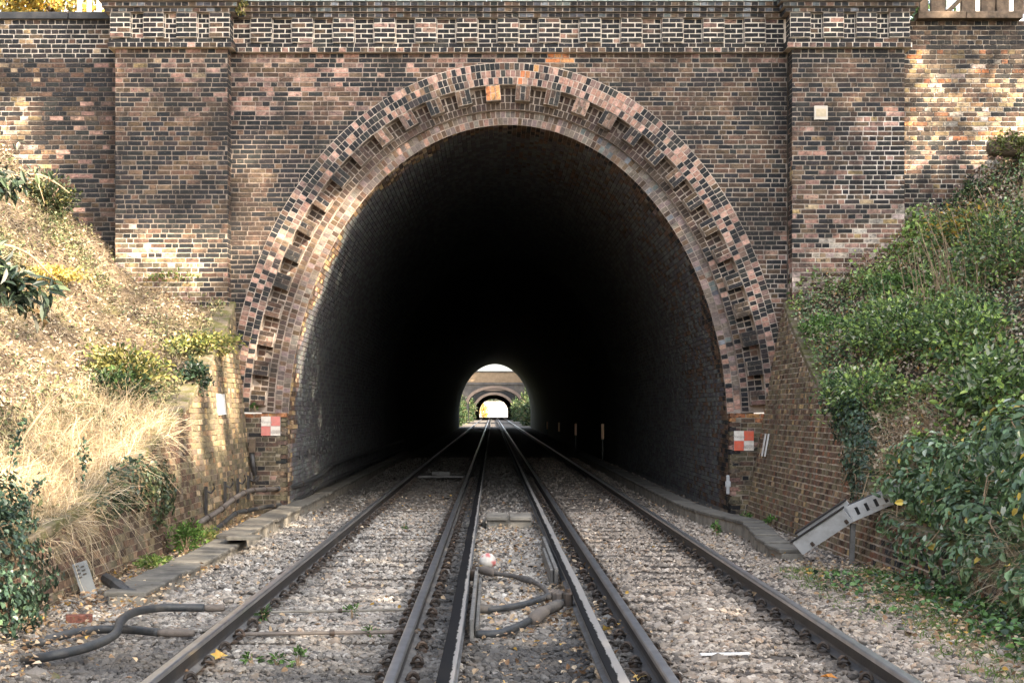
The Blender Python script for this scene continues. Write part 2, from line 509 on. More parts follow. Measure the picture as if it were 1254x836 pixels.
# ------------------------------------------------------------------ setting: ground, banks, hill
n = NT('ballast_bed')
c = n.ramp(n.noise(22, 6, 0.7), (0.3, (0.05, 0.046, 0.042)), (0.5, (0.15, 0.135, 0.12)), (0.72, (0.33, 0.3, 0.27)))
c = n.mix(n.ramp(n.noise(0.9, 4), (0.42, 0.0), (0.62, 0.55)), c, (0.11, 0.095, 0.08))
M['bed'] = n.out(c, 0.95, n.noise(40, 5, 0.7), 0.9, 0.03)
n = NT('bank_soil')
c = n.ramp(n.noise(5, 7, 0.72), (0.3, (0.06, 0.045, 0.032)), (0.48, (0.16, 0.12, 0.08)), (0.62, (0.30, 0.225, 0.145)), (0.8, (0.40, 0.32, 0.22)))
c = n.mix(n.ramp(n.noise(1.3, 5), (0.5, 0.0), (0.7, 0.5)), c, (0.13, 0.125, 0.04))
M['soil'] = n.out(c, 0.95, n.noise(14, 8, 0.75), 1.0, 0.08)
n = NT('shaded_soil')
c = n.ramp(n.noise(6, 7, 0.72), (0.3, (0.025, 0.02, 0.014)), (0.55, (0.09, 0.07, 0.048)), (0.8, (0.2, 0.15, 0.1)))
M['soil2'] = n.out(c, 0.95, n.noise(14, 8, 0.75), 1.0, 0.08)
n = NT('turf')
c = n.ramp(n.noise(2.5, 6), (0.35, (0.05, 0.07, 0.02)), (0.65, (0.14, 0.14, 0.05)))
M['turf'] = n.out(c, 0.95, n.noise(10, 6), 0.8, 0.05)

def grid(xs, ys, zf, flip=False):
    X, Y = np.meshgrid(xs, ys)
    Z = zf(X, Y)
    V = np.stack([X.ravel(), Y.ravel(), np.asarray(Z).ravel()], 1)
    a = np.arange(len(ys) - 1)[:, None] * len(xs) + np.arange(len(xs) - 1)[None]
    q = np.stack([a, a + 1, a + len(xs) + 1, a + len(xs)], -1).reshape(-1, 4)
    return V, q[:, ::-1] if flip else q

def sheet(name, xs, ys, zf, mat, flip=False):
    V, q = grid(np.asarray(xs, float), np.asarray(ys, float), zf, flip)
    o = link(name, np_mesh(name, V, q, [mat], smooth=True))
    o['kind'] = 'structure'
    return o

sheet('ground', [-1200, -60, -20, -6, 0, 6, 20, 60, 1200], [-200, -20, 0, 10, 20, 60, 170, 400, 1500], lambda X, Y: X * 0 - 0.06, M['bed'])
ys = np.arange(-60, 27.06, 0.3); ys[-1] = 26.98
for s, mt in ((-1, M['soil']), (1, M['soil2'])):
    def zf(X, Y, s=s):
        return bank_z(X, Y)
    fr = np.concatenate([np.arange(0, 6, .2), np.arange(6, 14, .6)])
    V = []
    for Y in ys:
        wt = float(wall_top(Y, s)); e = (XL(wt) - .1) if s < 0 else (XR(wt) + .1)
        for f in fr: V.append((e + s * f, Y, float(bank_z(e + s * f, Y))))
    nx = len(fr)
    a = np.arange(len(ys) - 1)[:, None] * nx + np.arange(nx - 1)[None]
    q = np.stack([a, a + 1, a + nx + 1, a + nx], -1).reshape(-1, 4)
    if s < 0: q = q[:, ::-1]
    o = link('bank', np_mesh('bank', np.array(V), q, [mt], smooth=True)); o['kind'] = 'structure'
    sheet('plateau', [s * 17.0, s * 30, s * 60, s * 250] if s > 0 else [-250, -60, -30, -17.0], [-60, -20, 0, 27.4],
          lambda X, Y: X * 0 + 8.15, M['turf'])
sheet('hill', np.linspace(-250, 250, 21), [27.45, 60, 100, 140, 168.3], lambda X, Y: X * 0 + 8.3, M['turf'])
# cutting beyond the far mouth
for s in (-1, 1):
    sheet('far_bank', [s * 4.9, s * 6, s * 8, s * 11, s * 40] if s > 0 else [-40, -11, -8, -6, -4.9], np.arange(168.5, 420, 4),
          lambda X, Y: np.minimum((np.abs(X) - 4.9) * 1.3, 8.0) + 0.3 * hash2(X, Y), M['turf'])

# ------------------------------------------------------------------ the portal
portal = thing('tunnel_portal', 'brick railway tunnel portal with ringed horseshoe arch, pilasters and dentilled parapet', 'tunnel portal', (AX, PY, 0))
PB = Bricks()                                     # headwall, pilasters, parapet
def blob(px, py, cx, cy, rx, ry): return ((px - cx) / rx) ** 2 + ((py - cy) / ry) ** 2 < random.uniform(.5, 1.5)
def col_head(c):
    px, py = pxy(c)
    if c.z < IMP:
        if c.z > IMP - .09 or (px > 622 and c.z > IMP - .175): return pick('O9B1')
        return pick('S6B2K1P1')
    if 671 < px < 695 and 66 < py < 80: return pick('O9')
    if px < 622:
        if py < 140: return kb(c, 4, 'P4') if (px < 420 or py < 90) else kb(c, 5, 'P1')
        if py < 205: return kb(c, 6)
        if py > 330: return kb(c, 4, 'P1')
        return kb(c, 5) if px > 330 else kb(c, 3)
    if py < 92: return kb(c, 4, 'P1')
    if py > 270 : return kb(c, 5, 'P2')
    if py > 180: return kb(c, 5)
    return kb(c, 4)
def col_pil(c):
    px, py = pxy(c)
    up = c.z - float(bank_z(c.x, 26.9))
    if up < random.uniform(.25, .95): return pick('Y3W1S3P1B1') if px < 245 else (pick('K4P2B4') if px < 622 else pick('W3P4B2Y1'))  # paler foot: dry bloom, with sunlight painted into the left one
    if px < 622:
        if py < 118: return kb(c, 4, 'P4Y1') if px < 255 else kb(c, 6, 'P1')
        if py < 150: return kb(c, 4, 'P1')
        if py < 260: return kb(c, 6)
        if py < 315: return kb(c, 5)
        return pick('P1B4S3Y2') if px < 245 else pick('K4P2B4')
    if py < 120: return kb(c, 5)
    if py < 270: return kb(c, 5, 'P1') if random.random() < .93 else pick('Y4P4')
    if py < 330: return kb(c, 5, 'P4')
    return pick('W2P3B4K1')
def mcol(c):
    """mortar colour: limewashed, plain or sooty by place; sunlight paled in at the left foot"""
    px, py = pxy(c)
    if c.z < IMP: return (.34, .29, .22)
    if (px < 245 or px > 985) and c.z - float(bank_z(c.x, 26.9)) < .75: return (.62, .54, .45)
    if px < 622:
        if py < 110 and px < 140: return (.26, .21, .18)
        if 141 < px < 283:
            return (.37, .3, .24) if py < 130 else ((.27, .22, .18) if py < 290 else (.42, .35, .28))
        return (.36, .29, .24) if (px > 283 and py < 150) else (.31, .25, .205)
    if 1022 < px < 1108 and 140 < py < 248: return (.74, .66, .58)
    return (.38, .32, .265) if py < 300 else (.45, .385, .33)

def mortar_sheet(name, O, u, v, W, H, step, parent, keep=None, colf=mcol):
    nx, ny = max(1, round(W / step)), max(1, round(H / step))
    V = []; C = []
    for j in range(ny + 1):
        for i in range(nx + 1):
            p = O + u * (W * i / nx) + v * (H * j / ny)
            V.append(p); C.append(colf(p))
    Fq = []
    for j in range(ny):
        for i in range(nx):
            a = j * (nx + 1) + i
            q = (a, a + 1, a + nx + 2, a + nx + 1)
            if keep is None or keep(sum((V[k] for k in q), Vector()) / 4): Fq.append(q)
    return link(name, np_mesh(name, np.array([tuple(p) for p in V]), np.array(Fq), [M['mortar']], np.array(C)), parent)

def head_ok(c):
    d = arch_dist(c.x, c.z)
    if c.z < IMP: return d > 0.10
    return d > 1.0
HX0, HX1 = -4.70, 5.30
mortar_sheet('headwall', Vector((HX0, PY, -0.2)), XA, ZA, HX1 - HX0, 8.46, 0.1, portal,
             lambda c: arch_dist(c.x, c.z) > (0.06 if c.z < IMP - .05 else 0.9))
wall_bricks(PB, Vector((HX0, PY, -0.18)), XA, ZA, -YA, HX1 - HX0, 8.44, col_head, head_ok)
# jamb edges below the impost: bricks quoined up to the reveal
for s in (-1, 1):
    for k in range(23):
        z = -0.1 + (k + .5) * .083
        wd = .12 if k % 2 else .2
        PB.add(Vector((AX + s * (AA + wd / 2), PY, z)), XA, ZA, -YA, wd - .012, .072, .2, col_head(Vector((AX + s * 4.05, PY, z))), .008)
# pilasters
PF = PY - 0.37
mbm = MB()
for x0, x1 in ((-6.69, -4.69), (5.31, 7.31)):
    e = .008
    mortar_sheet('pilaster', Vector((x0 + e, PF + e, -0.1)), XA, ZA, x1 - x0 - 2 * e, 8.36, .14, portal)
    for sx, nn in ((x0 + e, -1), (x1 - e, 1)):
        mortar_sheet('pilaster_return', Vector((sx, PY + .05 if nn < 0 else PF + e, -0.1)), -YA if nn < 0 else YA, ZA, .41, 8.36, .14, portal)
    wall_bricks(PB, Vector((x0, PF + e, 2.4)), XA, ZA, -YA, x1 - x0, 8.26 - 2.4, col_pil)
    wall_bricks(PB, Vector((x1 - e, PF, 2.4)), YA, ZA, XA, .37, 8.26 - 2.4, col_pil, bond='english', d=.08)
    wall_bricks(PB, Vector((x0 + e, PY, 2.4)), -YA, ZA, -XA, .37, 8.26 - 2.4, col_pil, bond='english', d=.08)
# limewashed repointing on one pilaster
# parapet: string course, frieze of panels, three stepped cornice courses, coping
WM, GM, DM = (.66, .58, .49), (.4, .34, .29), (.24, .2, .17)
cKs = lambda c: pick('K7B2P2'); cK = lambda c: pick('K9K5B1P1'); cKg = lambda c: pick('K5U3B2')
cKp = lambda c: pick('K6P2B2')
fr_parts = []
def parapet(x0, x1, yf, npan, pw, rw, first_proud):
    ext = lambda p: (x0 - p if yf < PY - .1 else x0, x1 + p if yf < PY - .1 else x1)
    def block(name, p, z0, z1, cf, mc, bond='header', sides='LR', top=False):
        a, b = ext(p)
        mb = MB(); brick_block(PB, mb, a, b, yf - p, PY + .30, z0, z1, cf, mc, .015, bond, sides=sides if yf < PY - .1 else '')
        mb.build(name, M['mortar_white'], portal)
    block('string_course', .11, 8.255, 8.345, cKp, WM)
    block('string_course', .09, 8.345, 8.425, cK, WM, 'mix')
    a, b = ext(.06)
    mb = MB(); mb.col = WM; mb.box(a + .008, b - .008, yf - .05, PY + .3, 8.425, 8.865)
    mb.build('frieze', M['mortar_white'], portal)
    tot = b - a
    x = a; k = 0
    while x < b - .05:
        proud = (k % 2 == 0) == first_proud
        wd = min(pw if proud else rw, b - x)
        if proud:
            mp = MB(); mp.col = WM
            mp.box(x + .006, x + wd - .006, yf - .125, yf - .045, 8.428, 8.862)
            mp.build('frieze_panel', M['mortar_white'], portal)
            wall_bricks(PB, Vector((x, yf - .125, 8.427)), XA, ZA, -YA, wd, .436, cK, joint=.02, bond='panel', L=wd * .66, start=k)
            for sx, uu, nn in ((x + wd - .006, YA, XA), (x + .006, -YA, -XA)):
                wall_bricks(PB, Vector((sx, yf - .13 if nn.x > 0 else yf - .045, 8.427)), uu, ZA, nn, .085, .436, cK, joint=.018, bond='header', L=.2, d=.05)
        else:
            wall_bricks(PB, Vector((x + .008, yf - .05, 8.427)), XA, ZA, -YA, wd - .016, .436, cK, joint=.02, bond='panel', L=wd * .62, start=k)
        x += wd; k += 1
    if yf < PY - .1:
        wall_bricks(PB, Vector((b - .008, yf - .06, 8.427)), YA, ZA, XA, .3, .436, cK, joint=.018, bond='english', d=.05)
        wall_bricks(PB, Vector((a + .008, yf + .25, 8.427)), -YA, ZA, -XA, .3, .436, cK, joint=.018, bond='english', d=.05)
    block('cornice_course', .15, 8.868, 8.945, cKg, GM)
    block('cornice_course', .20, 8.955, 9.035, cKg, GM)
    block('cornice_course', .25, 9.045, 9.125, cKg, GM)
    a, b = ext(.27)
    nsl = max(1, round((b - a) / .27))
    for i in range(nsl):
        q0 = a + (b - a) * i / nsl; q1 = a + (b - a) * (i + 1) / nsl
        mb = MB(); mb.bbox(q0 + .005, q1 - .005, yf - .28, PY + .32, 9.13, 9.36 + random.uniform(-.004, .004), .02)
        mb.build('coping_block', M['bluecope'], portal)
parapet(HX0 + .02, HX1 - .02, PY, 0, .384, .352, False)
parapet(-6.69, -4.69, PF, 4, .37, .215, True)
parapet(5.31, 7.31, PF, 4, .37, .215, True)

# arch rings: stepped backing swept round the arch, then every voussoir
def loft(name, sec, zmin, colf, mat, parent):
    """sec: list of (offset from the intrados, y)"""
    rows = [off_curve(d) for d, y in sec]
    V = []; C = []
    keep = (CURVE[:, 1] >= zmin)
    m = keep.sum()
    for (d, y), p in zip(sec, rows):
        for q in p[keep]:
            V.append((q[0], y, q[1])); C.append(colf(d, q[0], q[1], y))
    Fq = []
    for r in range(len(sec) - 1):
        for i in range(m - 1):
            Fq.append((r * m + i, r * m + i + 1, (r + 1) * m + i + 1, (r + 1) * m + i))
    Fq = np.array(Fq)[:, ::-1]
    return link(name, np_mesh(name, np.array(V), Fq, [mat], np.array(C)), parent)
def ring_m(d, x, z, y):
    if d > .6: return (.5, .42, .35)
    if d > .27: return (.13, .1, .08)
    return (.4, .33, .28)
Y1, Y2, Y3 = PY - .03, PY + .19, PY + .27
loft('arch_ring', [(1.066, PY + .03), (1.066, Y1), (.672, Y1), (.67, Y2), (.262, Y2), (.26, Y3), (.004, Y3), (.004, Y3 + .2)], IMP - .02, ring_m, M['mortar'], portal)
VB = Bricks()
def vous(d0, d1, y, cf, pitch=.088, phase=0, joint=.013, prd=.006, every=None):
    dm = (d0 + d1) / 2
    for i, (x, z, t, nn, st, q) in enumerate(walk(dm, pitch, IMP, phase)):
        if x < XL(z) - .15 or x > XR(z) + .15:
            if z < 3.9: continue
        if every and not every(i): continue
        VB.add(Vector((x, y, z)), t, -nn, -YA, st - joint * random.uniform(.8, 1.2), (d1 - d0) - joint, .09, cf(x, z, q), prd + random.uniform(-.003, .003))
def cO(x, z, q):
    px, py = pxy(Vector((x, PY, z)))
    if 615 < px < 665 and py < 110 and random.random() < .2: return pick('O5P5')
    if px > 622:
        return pick('P7K3') if py < 140 and px < 800 else pick('P5K5')
    if py < 140: return pick('K6P3B1')
    if py > 260: return pick('P5K4B2')
    return pick('K7P2B1')
def cO3(x, z, q):
    px, py = pxy(Vector((x, PY, z)))
    return pick('K6P3B1') if random.random() < .6 else cO(x, z, q)
def cF(x, z, q):
    px, py = pxy(Vector((x, PY, z)))
    if px > 860 and py > 300: return pick('K6P2B2')
    if px < 440 and py > 230: return pick('F6B4')
    return pick('F9')
def cR(x, z, q):
    px, py = pxy(Vector((x, PY, z)))
    if px > 700 and py < 420: return pick('G7U2B1')
    if px > 700: return pick('K4P3G3')
    return pick('G7P1B3')
vous(.674, .802, Y1, cO); vous(.802, .930, Y1, cO, phase=.5); vous(.930, 1.062, Y1, cO3, phase=.2)
vous(.262, .390, Y2, cF)
vous(.004, .132, Y3, cR); vous(.132, .258, Y3, cR, phase=.5)
# corbelled dentils between the rings and the plain bricks behind them
dts = walk(.53, .535, IMP)
for i, (x, z, t, nn, st, q) in enumerate(dts):
    if (x < XL(z) or x > XR(z)) and z < 3.9: continue
    c0 = Vector((x, Y2, z))
    wd = .262
    mb = MB(); mb.col = (.5, .42, .35)
    Mx = Matrix(((t.x, 0, nn.x, x), (0, 1, 0, 0), (t.z, 0, nn.z, z), (0, 0, 0, 1)))
    mb.box(-wd / 2, wd / 2, Y1 + .012, Y2 + .03, -.135, .138, Mx)
    px, py = pxy(c0)
    orange = 575 < px < 606 and py < 140
    key = ('O9' if orange else ('K5B4P1' if random.random() < .75 else 'K4B3P3'))
    lay = [(-.087, 0, .082, .262), (0.0, .066, .08, .128), (0.0, -.066, .08, .128), (.087, 0, .082, .262)]
    for (dx, dz, bw, bh) in lay:
        ci = pick(key); mb.col = PAL[CI[ci][0]][CI[ci][1]]
        mb.box(dx - bw / 2 + .004, dx + bw / 2 - .004, Y1 + random.uniform(.001, .006), Y2, dz - bh / 2 + .005, dz + bh / 2 - .005, Mx)
    mb.build('dentil', M['brick'], portal)
    # recessed bricks to the next dentil
    if i < len(dts) - 1:
        for k in range(3):
            f = (k + 1) / 4.0
            p2 = off_curve(.53, IMP)
            xn, zn, tn, nnn = dts[i + 1][:4]
            tt = (t.lerp(tn, f)).normalized(); n2 = Vector((tt.z, 0, -tt.x))
            ang = Vector((x, 0, z)).lerp(Vector((xn, 0, zn)), .18 + .64 * (k + .5) / 3)
            if (ang.x < XL(ang.z) or ang.x > XR(ang.z)) and ang.z < 3.9: continue
            for dz in (-.066, .066):
                VB.add(Vector((ang.x, Y2, ang.z)) + n2 * dz, tt, -n2, -YA, .088, .122, .07, cF(ang.x, ang.z, q), .004 + random.uniform(-.003, .003))
PB.emit(portal, 'brick', 'brickwork', 300, 'brick', hide=lambda c: c.z < IMP and (c.x < -4.25 or c.x > 4.6))
VB.emit(portal, 'voussoir', 'voussoir_work', 300, 'brick_clean')

# ------------------------------------------------------------------ tunnel barrel
tunnel = thing('tunnel_lining', 'soot blackened brick lining curving away inside the dark tunnel mouth', 'tunnel', (AX, PY + .4, 0))
def soot_light_m(d, x, z, y):
    if y > 45: return (.025, .025, .026)  # far lining coloured darker to hold back the glow at the exit
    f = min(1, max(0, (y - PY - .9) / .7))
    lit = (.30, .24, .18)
    k_ = min(1, max(0, (5.5 - z) / 4)); dk = tuple(.12 + .06 * k_ for _ in range(3))  # paler low down: dust, and light put into the colour
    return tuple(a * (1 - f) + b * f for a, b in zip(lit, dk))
yy = [Y3 + .01, PY + .5, PY + 1, PY + 1.5, PY + 2, PY + 4, PY + 8, PY + 15, 60, 100, 168.4]
loft('barrel', [(0.012, y) for y in yy], -0.4, soot_light_m, M['soot'], tunnel)
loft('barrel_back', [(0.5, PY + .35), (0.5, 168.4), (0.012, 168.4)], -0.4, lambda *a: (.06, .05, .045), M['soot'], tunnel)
LB = Bricks()
ws = walk(0.0, .0865, 0.0)
for i, (x, z, t, nn, st, q) in enumerate(ws):
    y = Y3 + .012 - (.12 if i % 2 else 0)
    first = True
    while y < PY + 24:
        ln = .25
        y0 = max(y, Y3 + .012); y1 = y + ln
        y += ln
        if y1 - y0 < .05: continue
        ym = (y0 + y1) / 2
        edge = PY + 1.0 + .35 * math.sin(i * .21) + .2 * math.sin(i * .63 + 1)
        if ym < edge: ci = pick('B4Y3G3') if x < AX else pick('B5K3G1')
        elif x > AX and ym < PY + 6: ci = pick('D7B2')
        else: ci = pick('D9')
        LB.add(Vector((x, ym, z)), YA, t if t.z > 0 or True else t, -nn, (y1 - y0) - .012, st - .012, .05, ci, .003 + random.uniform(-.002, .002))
# frame: u = Y, v = u x ... keep right handed
LB.it = [(c, (u if n_.dot(u.cross(v)) > 0 else -u), v, n_, w_, h_, d_, ci, vr) for (c, u, v, n_, w_, h_, d_, ci, vr) in LB.it]
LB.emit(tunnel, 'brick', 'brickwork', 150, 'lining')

# ------------------------------------------------------------------ wing walls above the banks
def wing(name, label, x0, x1, zt, colf, mcf, upper):
    wl = thing(name, label, 'wall', ((x0 + x1) / 2, PY, 0))
    Wd = x1 - x0
    yf = PY + .02
    mortar_sheet('wall_face', Vector((x0, yf + .006, 3.0)), XA, ZA, Wd, zt - 3.0, .2, wl, None, mcf)
    mb = MB(); mb.box(x0, x1, yf + .02, yf + .4, 2.5, zt - .005); mb.col = (.3, .25, .2)
    mb.build('wall_core', M['mortar'], wl)
    B = Bricks()
    zu = zt - upper * .0865
    if upper:
        wall_bricks(B, Vector((x0, yf, zu)), XA, ZA, -YA, Wd, zt - zu, colf, joint=.019, bond='english')
    wall_bricks(B, Vector((x0, yf, 4.2)), XA, ZA, -YA, Wd, zu - 4.2, colf, bond='english' if x0 > 0 else 'mix', joint=.0165)
    return wl, B
def col_lw(c):
    px, py = pxy(c)
    if py < 72: return pick('K8B1Y1')
    if px < 45 + random.uniform(-15, 15) and 110 < py < 215: return pick('W1B4Y2K2')
    if py < 130 and px > 50: return pick('K7B3P1')
    return pick('K6B3P1') if px > 60 else pick('K5B4Y1')
def m_lw(c):
    px, py = pxy(c)
    if py < 74: return (.66, .58, .5)
    if px < 50 and 110 < py < 220: return (.55, .48, .4)
    return (.17, .14, .12) if py < 150 else (.27, .225, .19)
wlL, BL = wing('wing_wall', 'soot black brick wing wall with white pointed top courses under a dark coping', -14, -6.69, 8.87, col_lw, m_lw, 8)
BL.emit(wlL, 'brick', 'brickwork', 300, 'brick')
x = -6.70
while x > -14:
    ln = .92 if x > -7 else 1.36
    mb = MB(); mb.bbox(x - ln + .012, x, PY - .06, PY + .46, 8.872, 8.995, .015); mb.build('coping_stone', M['blackcope'], wlL)
    x -= ln
def col_rw(c):
    px, py = pxy(c)
    if py < 62: return pick('K6B4')
    if (px > 1195 and 195 < py < 240) or (px < 1150 and 252 < py < 290): return pick('W7Y2')
    if py < 175: return pick('Y5B4O1K2W1')
    return pick('K5B4Y1P1')
def m_rw(c):
    px, py = pxy(c)
    return (.5, .42, .34) if py < 62 else (.6, .53, .45)
wlR, BR = wing('wing_wall', 'buff and dark brick wing wall with sun patches under an old timber fence', 7.31, 14, 8.85, col_rw, m_rw, 0)
BR.emit(wlR, 'brick', 'brickwork', 300, 'brick')

# ------------------------------------------------------------------ battered retaining walls beside the track
M['brick_rough'] = mat_attr('eroded_brick', 0.95, 0.5, 24, 0.9, [(1.1, 0.5, 0.72, (0.07, 0.055, 0.04), 0.55), ((3.5, (1, 1, .2)), 0.56, 0.72, (0.08, 0.06, 0.042), 0.5), (16.0, 0.55, 0.7, (0.3, 0.25, 0.18), 0.5), (9.0, 0.58, 0.7, (0.04, 0.035, 0.03), 0.5)])
def retaining(label, s, colf, mc, cope):
    wl = thing('retaining_wall', label, 'wall', (s * 4.6, 20, 0))
    ysr = np.concatenate([np.arange(2, 27, .5), [26.975]])
    V = []; C = []
    for y in ysr:
        t = float(wall_top(y, s)); t0 = -0.15
        ex = XL if s < 0 else XR
        for (xx, zz) in ((ex(t0), t0), (ex(t * .5), t * .5), (ex(t), t), (ex(t) + s * .42, t), (ex(t0) + s * .9, t0)):
            V.append((xx - s * -.006, y, zz)); C.append(mc)
    Fq = []
    m = len(ysr)
    for i in range(m - 1):
        for k in range(4):
            a = i * 5 + k
            q = (a, a + 1, a + 6, a + 5)
            Fq.append(q if s > 0 else q[::-1])
    link('wall_body', np_mesh('wall_body', np.array(V), np.array(Fq), [M['mortar']], np.array(C)), wl)
    B = Bricks()
    if s < 0: u, v = YA, Vector((-.098, 0, 1)).normalized()
    else: u, v = -YA, Vector((.175, 0, 1)).normalized()
    n_ = u.cross(v)
    ex = XL if s < 0 else XR
    O = Vector((ex(-.1), 9.0 if s < 0 else 26.97, -.1))
    wall_bricks(B, O, u, v, n_, 17.97, 4.0, colf, lambda c: c.z < wall_top(c.y, s) - .05, joint=.014 if s < 0 else .02, bond='mix' if s < 0 else 'header', L=.25 if s < 0 else .27, jit=.009)
    B.emit(wl, 'brick', 'brickwork', 300, 'brick_clean' if s < 0 else 'brick_rough')
    # rough coping bricks laid along the falling top
    y = 26.95
    while y > 13:
        t0, t1 = float(wall_top(y, s)), float(wall_top(y - .24, s))
        ang = math.atan2(t1 - t0, .24)
        mb = MB(); Mx = Matrix.Translation((ex(t0) + s * .16, y - .12, (t0 + t1) / 2 + .01)) @ Matrix.Rotation(-ang, 4, 'X') @ Matrix.Rotation(random.uniform(-.03, .03), 4, 'Z')
        mb.bbox(-.17, .2, -.115, .112, -.05, .045, .012, Mx)
        mb.build('coping_brick', cope, wl)
        y -= .24
    return wl
n = NT('mossy_coping')
c = n.mix(n.ramp(n.noise(5, 6), (.42, 0), (.6, .9)), (.17, .14, .1), (.09, .09, .03))
M['mosscope'] = n.out(c, .95, n.noise(30, 5), .8, .02)
def col_l(c):
    return pick('S8Y2') if c.y > 22 else pick('S4B6')  # near stretch in darker bricks that paint in its shade
def col_r(c):
    f = min(1, max(0, (26.5 - c.y) / 5)); 
    if c.z < 2.0 and random.random() < .1 + .25 * f: return pick('R7B3')
    return pick('S6B3Y1') if c.y > 18.3 else pick('K7B2S3')  # near stretch: darker brown bricks, shading under the brambles included in the colour
rwL = retaining('low olive brick retaining wall with pipes at its foot and dry grass above', -1, col_l, (.33, .27, .19), M['mosscope'])
rwR = retaining('sloping brown brick retaining wall with orange bricks beside the grey cable chute', 1, col_r, (.5, .43, .35), M['mosscope'])
# ------------------------------------------------------------------ tracks
RX = {'LL': -2.153, 'LR': -0.646, 'RL': 1.133, 'RR': 2.636}
RZ = 0.17
RAILP = [(-.07, 0), (.07, 0), (.07, .012), (.02, .028), (.0095, .045), (.0095, .118), (.035, .132), (.0355, .160), (.027, .1685), (.012, .17),
         (-.012, .17), (-.027, .1685), (-.0355, .160), (-.035, .132), (-.0095, .118), (-.0095, .045), (-.02, .028), (-.07, .012)]
def extrude(name, prof, ysq, mats, fm, parent, x, z):
    n_ = len(prof)
    V = [(x + px, y, z + pz) for y in ysq for (px, pz) in prof]
    Fq = []; mi = []
    for i in range(len(ysq) - 1):
        for k in range(n_):
            j = (k + 1) % n_
            Fq.append((i * n_ + k, i * n_ + j, (i + 1) * n_ + j, (i + 1) * n_ + k)); mi.append(fm(k))
    me = np_mesh(name, np.array(V), [np.array(Fq), np.array([list(range(n_))[::-1]])], mats, None, mi + [mats and 1])
    return link(name, me, parent)
YR = [3.5, 10, 20, 27, 40, 80, 168, 300, 430]
railf = lambda k: 0 if 6 <= k <= 12 else (1 if 2 < k < 17 else 2)
# one sleeper and one chair, copied along the line
mb = MB()
def clip(mb, x, y, s):
    """a looped spring clip bearing on the rail foot"""
    pts = []
    for k in range(9):
        a = math.pi * (k / 8.0) * 1.35 - .3
        pts.append((x + s * (.045 - .045 * math.cos(a) * .8), y + .045 * (k / 8.0 - .5), .018 + .05 * max(0, math.sin(a)) + .01))
    mb.tube(pts, .0135, 6)
    pts = [(x + s * .0 + s * .085 * (k / 5), y + .05 * math.sin(k / 5 * math.pi) + .01, .03 + .022 * math.sin(k / 5 * math.pi)) for k in range(6)]
    mb.tube(pts, .0125, 6)
mb.bbox(-.17, .17, -.085, .085, -.02, .004, .008)
for s in (-1, 1):
    clip(mb, s * .062, 0, s)
    mb.bbox(s * .115 - .03, s * .115 + .03, -.035, .035, 0, .03, .01)
CHAIR = mb.mesh('rail_chair', M['clip'])
def sleeper_mesh(v):
    r = random.Random(v)
    mb = MB()
    mb.bbox(-1.27, 1.27, -.125, .125, -.13, -.018, .015)
    me = mb.mesh('sleeper', M['sleeper'])
    for q in me.vertices: q.co.z += r.uniform(-.006, .004); q.co.y += r.uniform(-.008, .008)
    return me
SLEEP = [sleeper_mesh(v) for v in range(4)]
SP = 0.66
SLY = [4.9 + SP * k for k in range(54)]
for a, b, lab in (('LL', 'LR', 'railway track with two steel rails running beside the wall with pipes'),
                  ('RL', 'RR', 'railway track with two steel rails running past the grey cable chute')):
    xc = (RX[a] + RX[b]) / 2
    tr = thing('railway_track', lab, 'railway track', (xc, 4, 0), 'railway tracks')
    for k in (a, b):
        extrude('rail', RAILP, YR, [M['steel'], M['rust'], M['foot']], railf, tr, RX[k], 0.0)
    for i, y in enumerate(SLY):
        so = bpy.data.objects.new('sleeper', SLEEP[i % 4]); COL.objects.link(so); so.parent = tr
        so.location = (0, y - 4 + random.uniform(-.015, .015), -.006); so.rotation_euler = (0, 0, random.uniform(-.006, .006))
        for k in (a, b):
            co = bpy.data.objects.new('rail_chair', CHAIR); COL.objects.link(co); co.parent = so
            co.location = (RX[k] - xc, 0, 0.006)
            co.rotation_euler = (0, 0, math.pi * (i % 2))
# ------------------------------------------------------------------ conductor rails
n = NT('conductor_top')
tc = n.t.nodes.new('ShaderNodeTexCoord'); sx = n.t.nodes.new('ShaderNodeSeparateXYZ'); n.L(tc.outputs['Object'], sx.inputs[0])
def cond_mat(name, x0, x1, invert):
    n = NT(name)
    tc = n.t.nodes.new('ShaderNodeTexCoord'); sx = n.t.nodes.new('ShaderNodeSeparateXYZ'); n.L(tc.outputs['Object'], sx.inputs[0])
    nz = n.noise(7, 6, 0.75, stretch=(3, .55, 1))
    ad = n.t.nodes.new('ShaderNodeMath'); ad.operation = 'MULTIPLY_ADD'; ad.inputs[1].default_value = .075; n.L(nz, ad.inputs[0]); n.L(sx.outputs[0], ad.inputs[2])
    mr = n.t.nodes.new('ShaderNodeMapRange'); mr.inputs[1].default_value = x0; mr.inputs[2].default_value = x1; n.L(ad.outputs[0], mr.inputs[0])
    f = mr.outputs[0]
    n.b.inputs['Coat Weight'].default_value = 0
    c = n.mix(f, (.012, .012, .013), (.27, .255, .24)) if not invert else n.mix(f, (.33, .31, .29), (.012, .012, .013))
    r = n.ramp(f, (0, .75 if not invert else .45), (1, .45 if not invert else .75))
    return n.out(c, r, n.noise(30, 4), .3, .004, .0, .06)
M['condL'] = cond_mat('conductor_top_left', .062, .067, False)
M['condR'] = cond_mat('conductor_top_right', .028, .036, False)
CP = [(-.055, 0), (.055, 0), (.055, .016), (.018, .03), (.018, .085), (.052, .1), (.056, .105), (.056, .132), (.05, .137), (-.05, .137),
      (-.056, .132), (-.056, .105), (-.052, .1), (-.018, .085), (-.018, .03), (-.055, .016)]
M['condside'] = mat_plain('conductor_side', (0.13, 0.135, 0.14), .6, .3, 8, 0, .2, (5, (.06, .055, .05), .6))
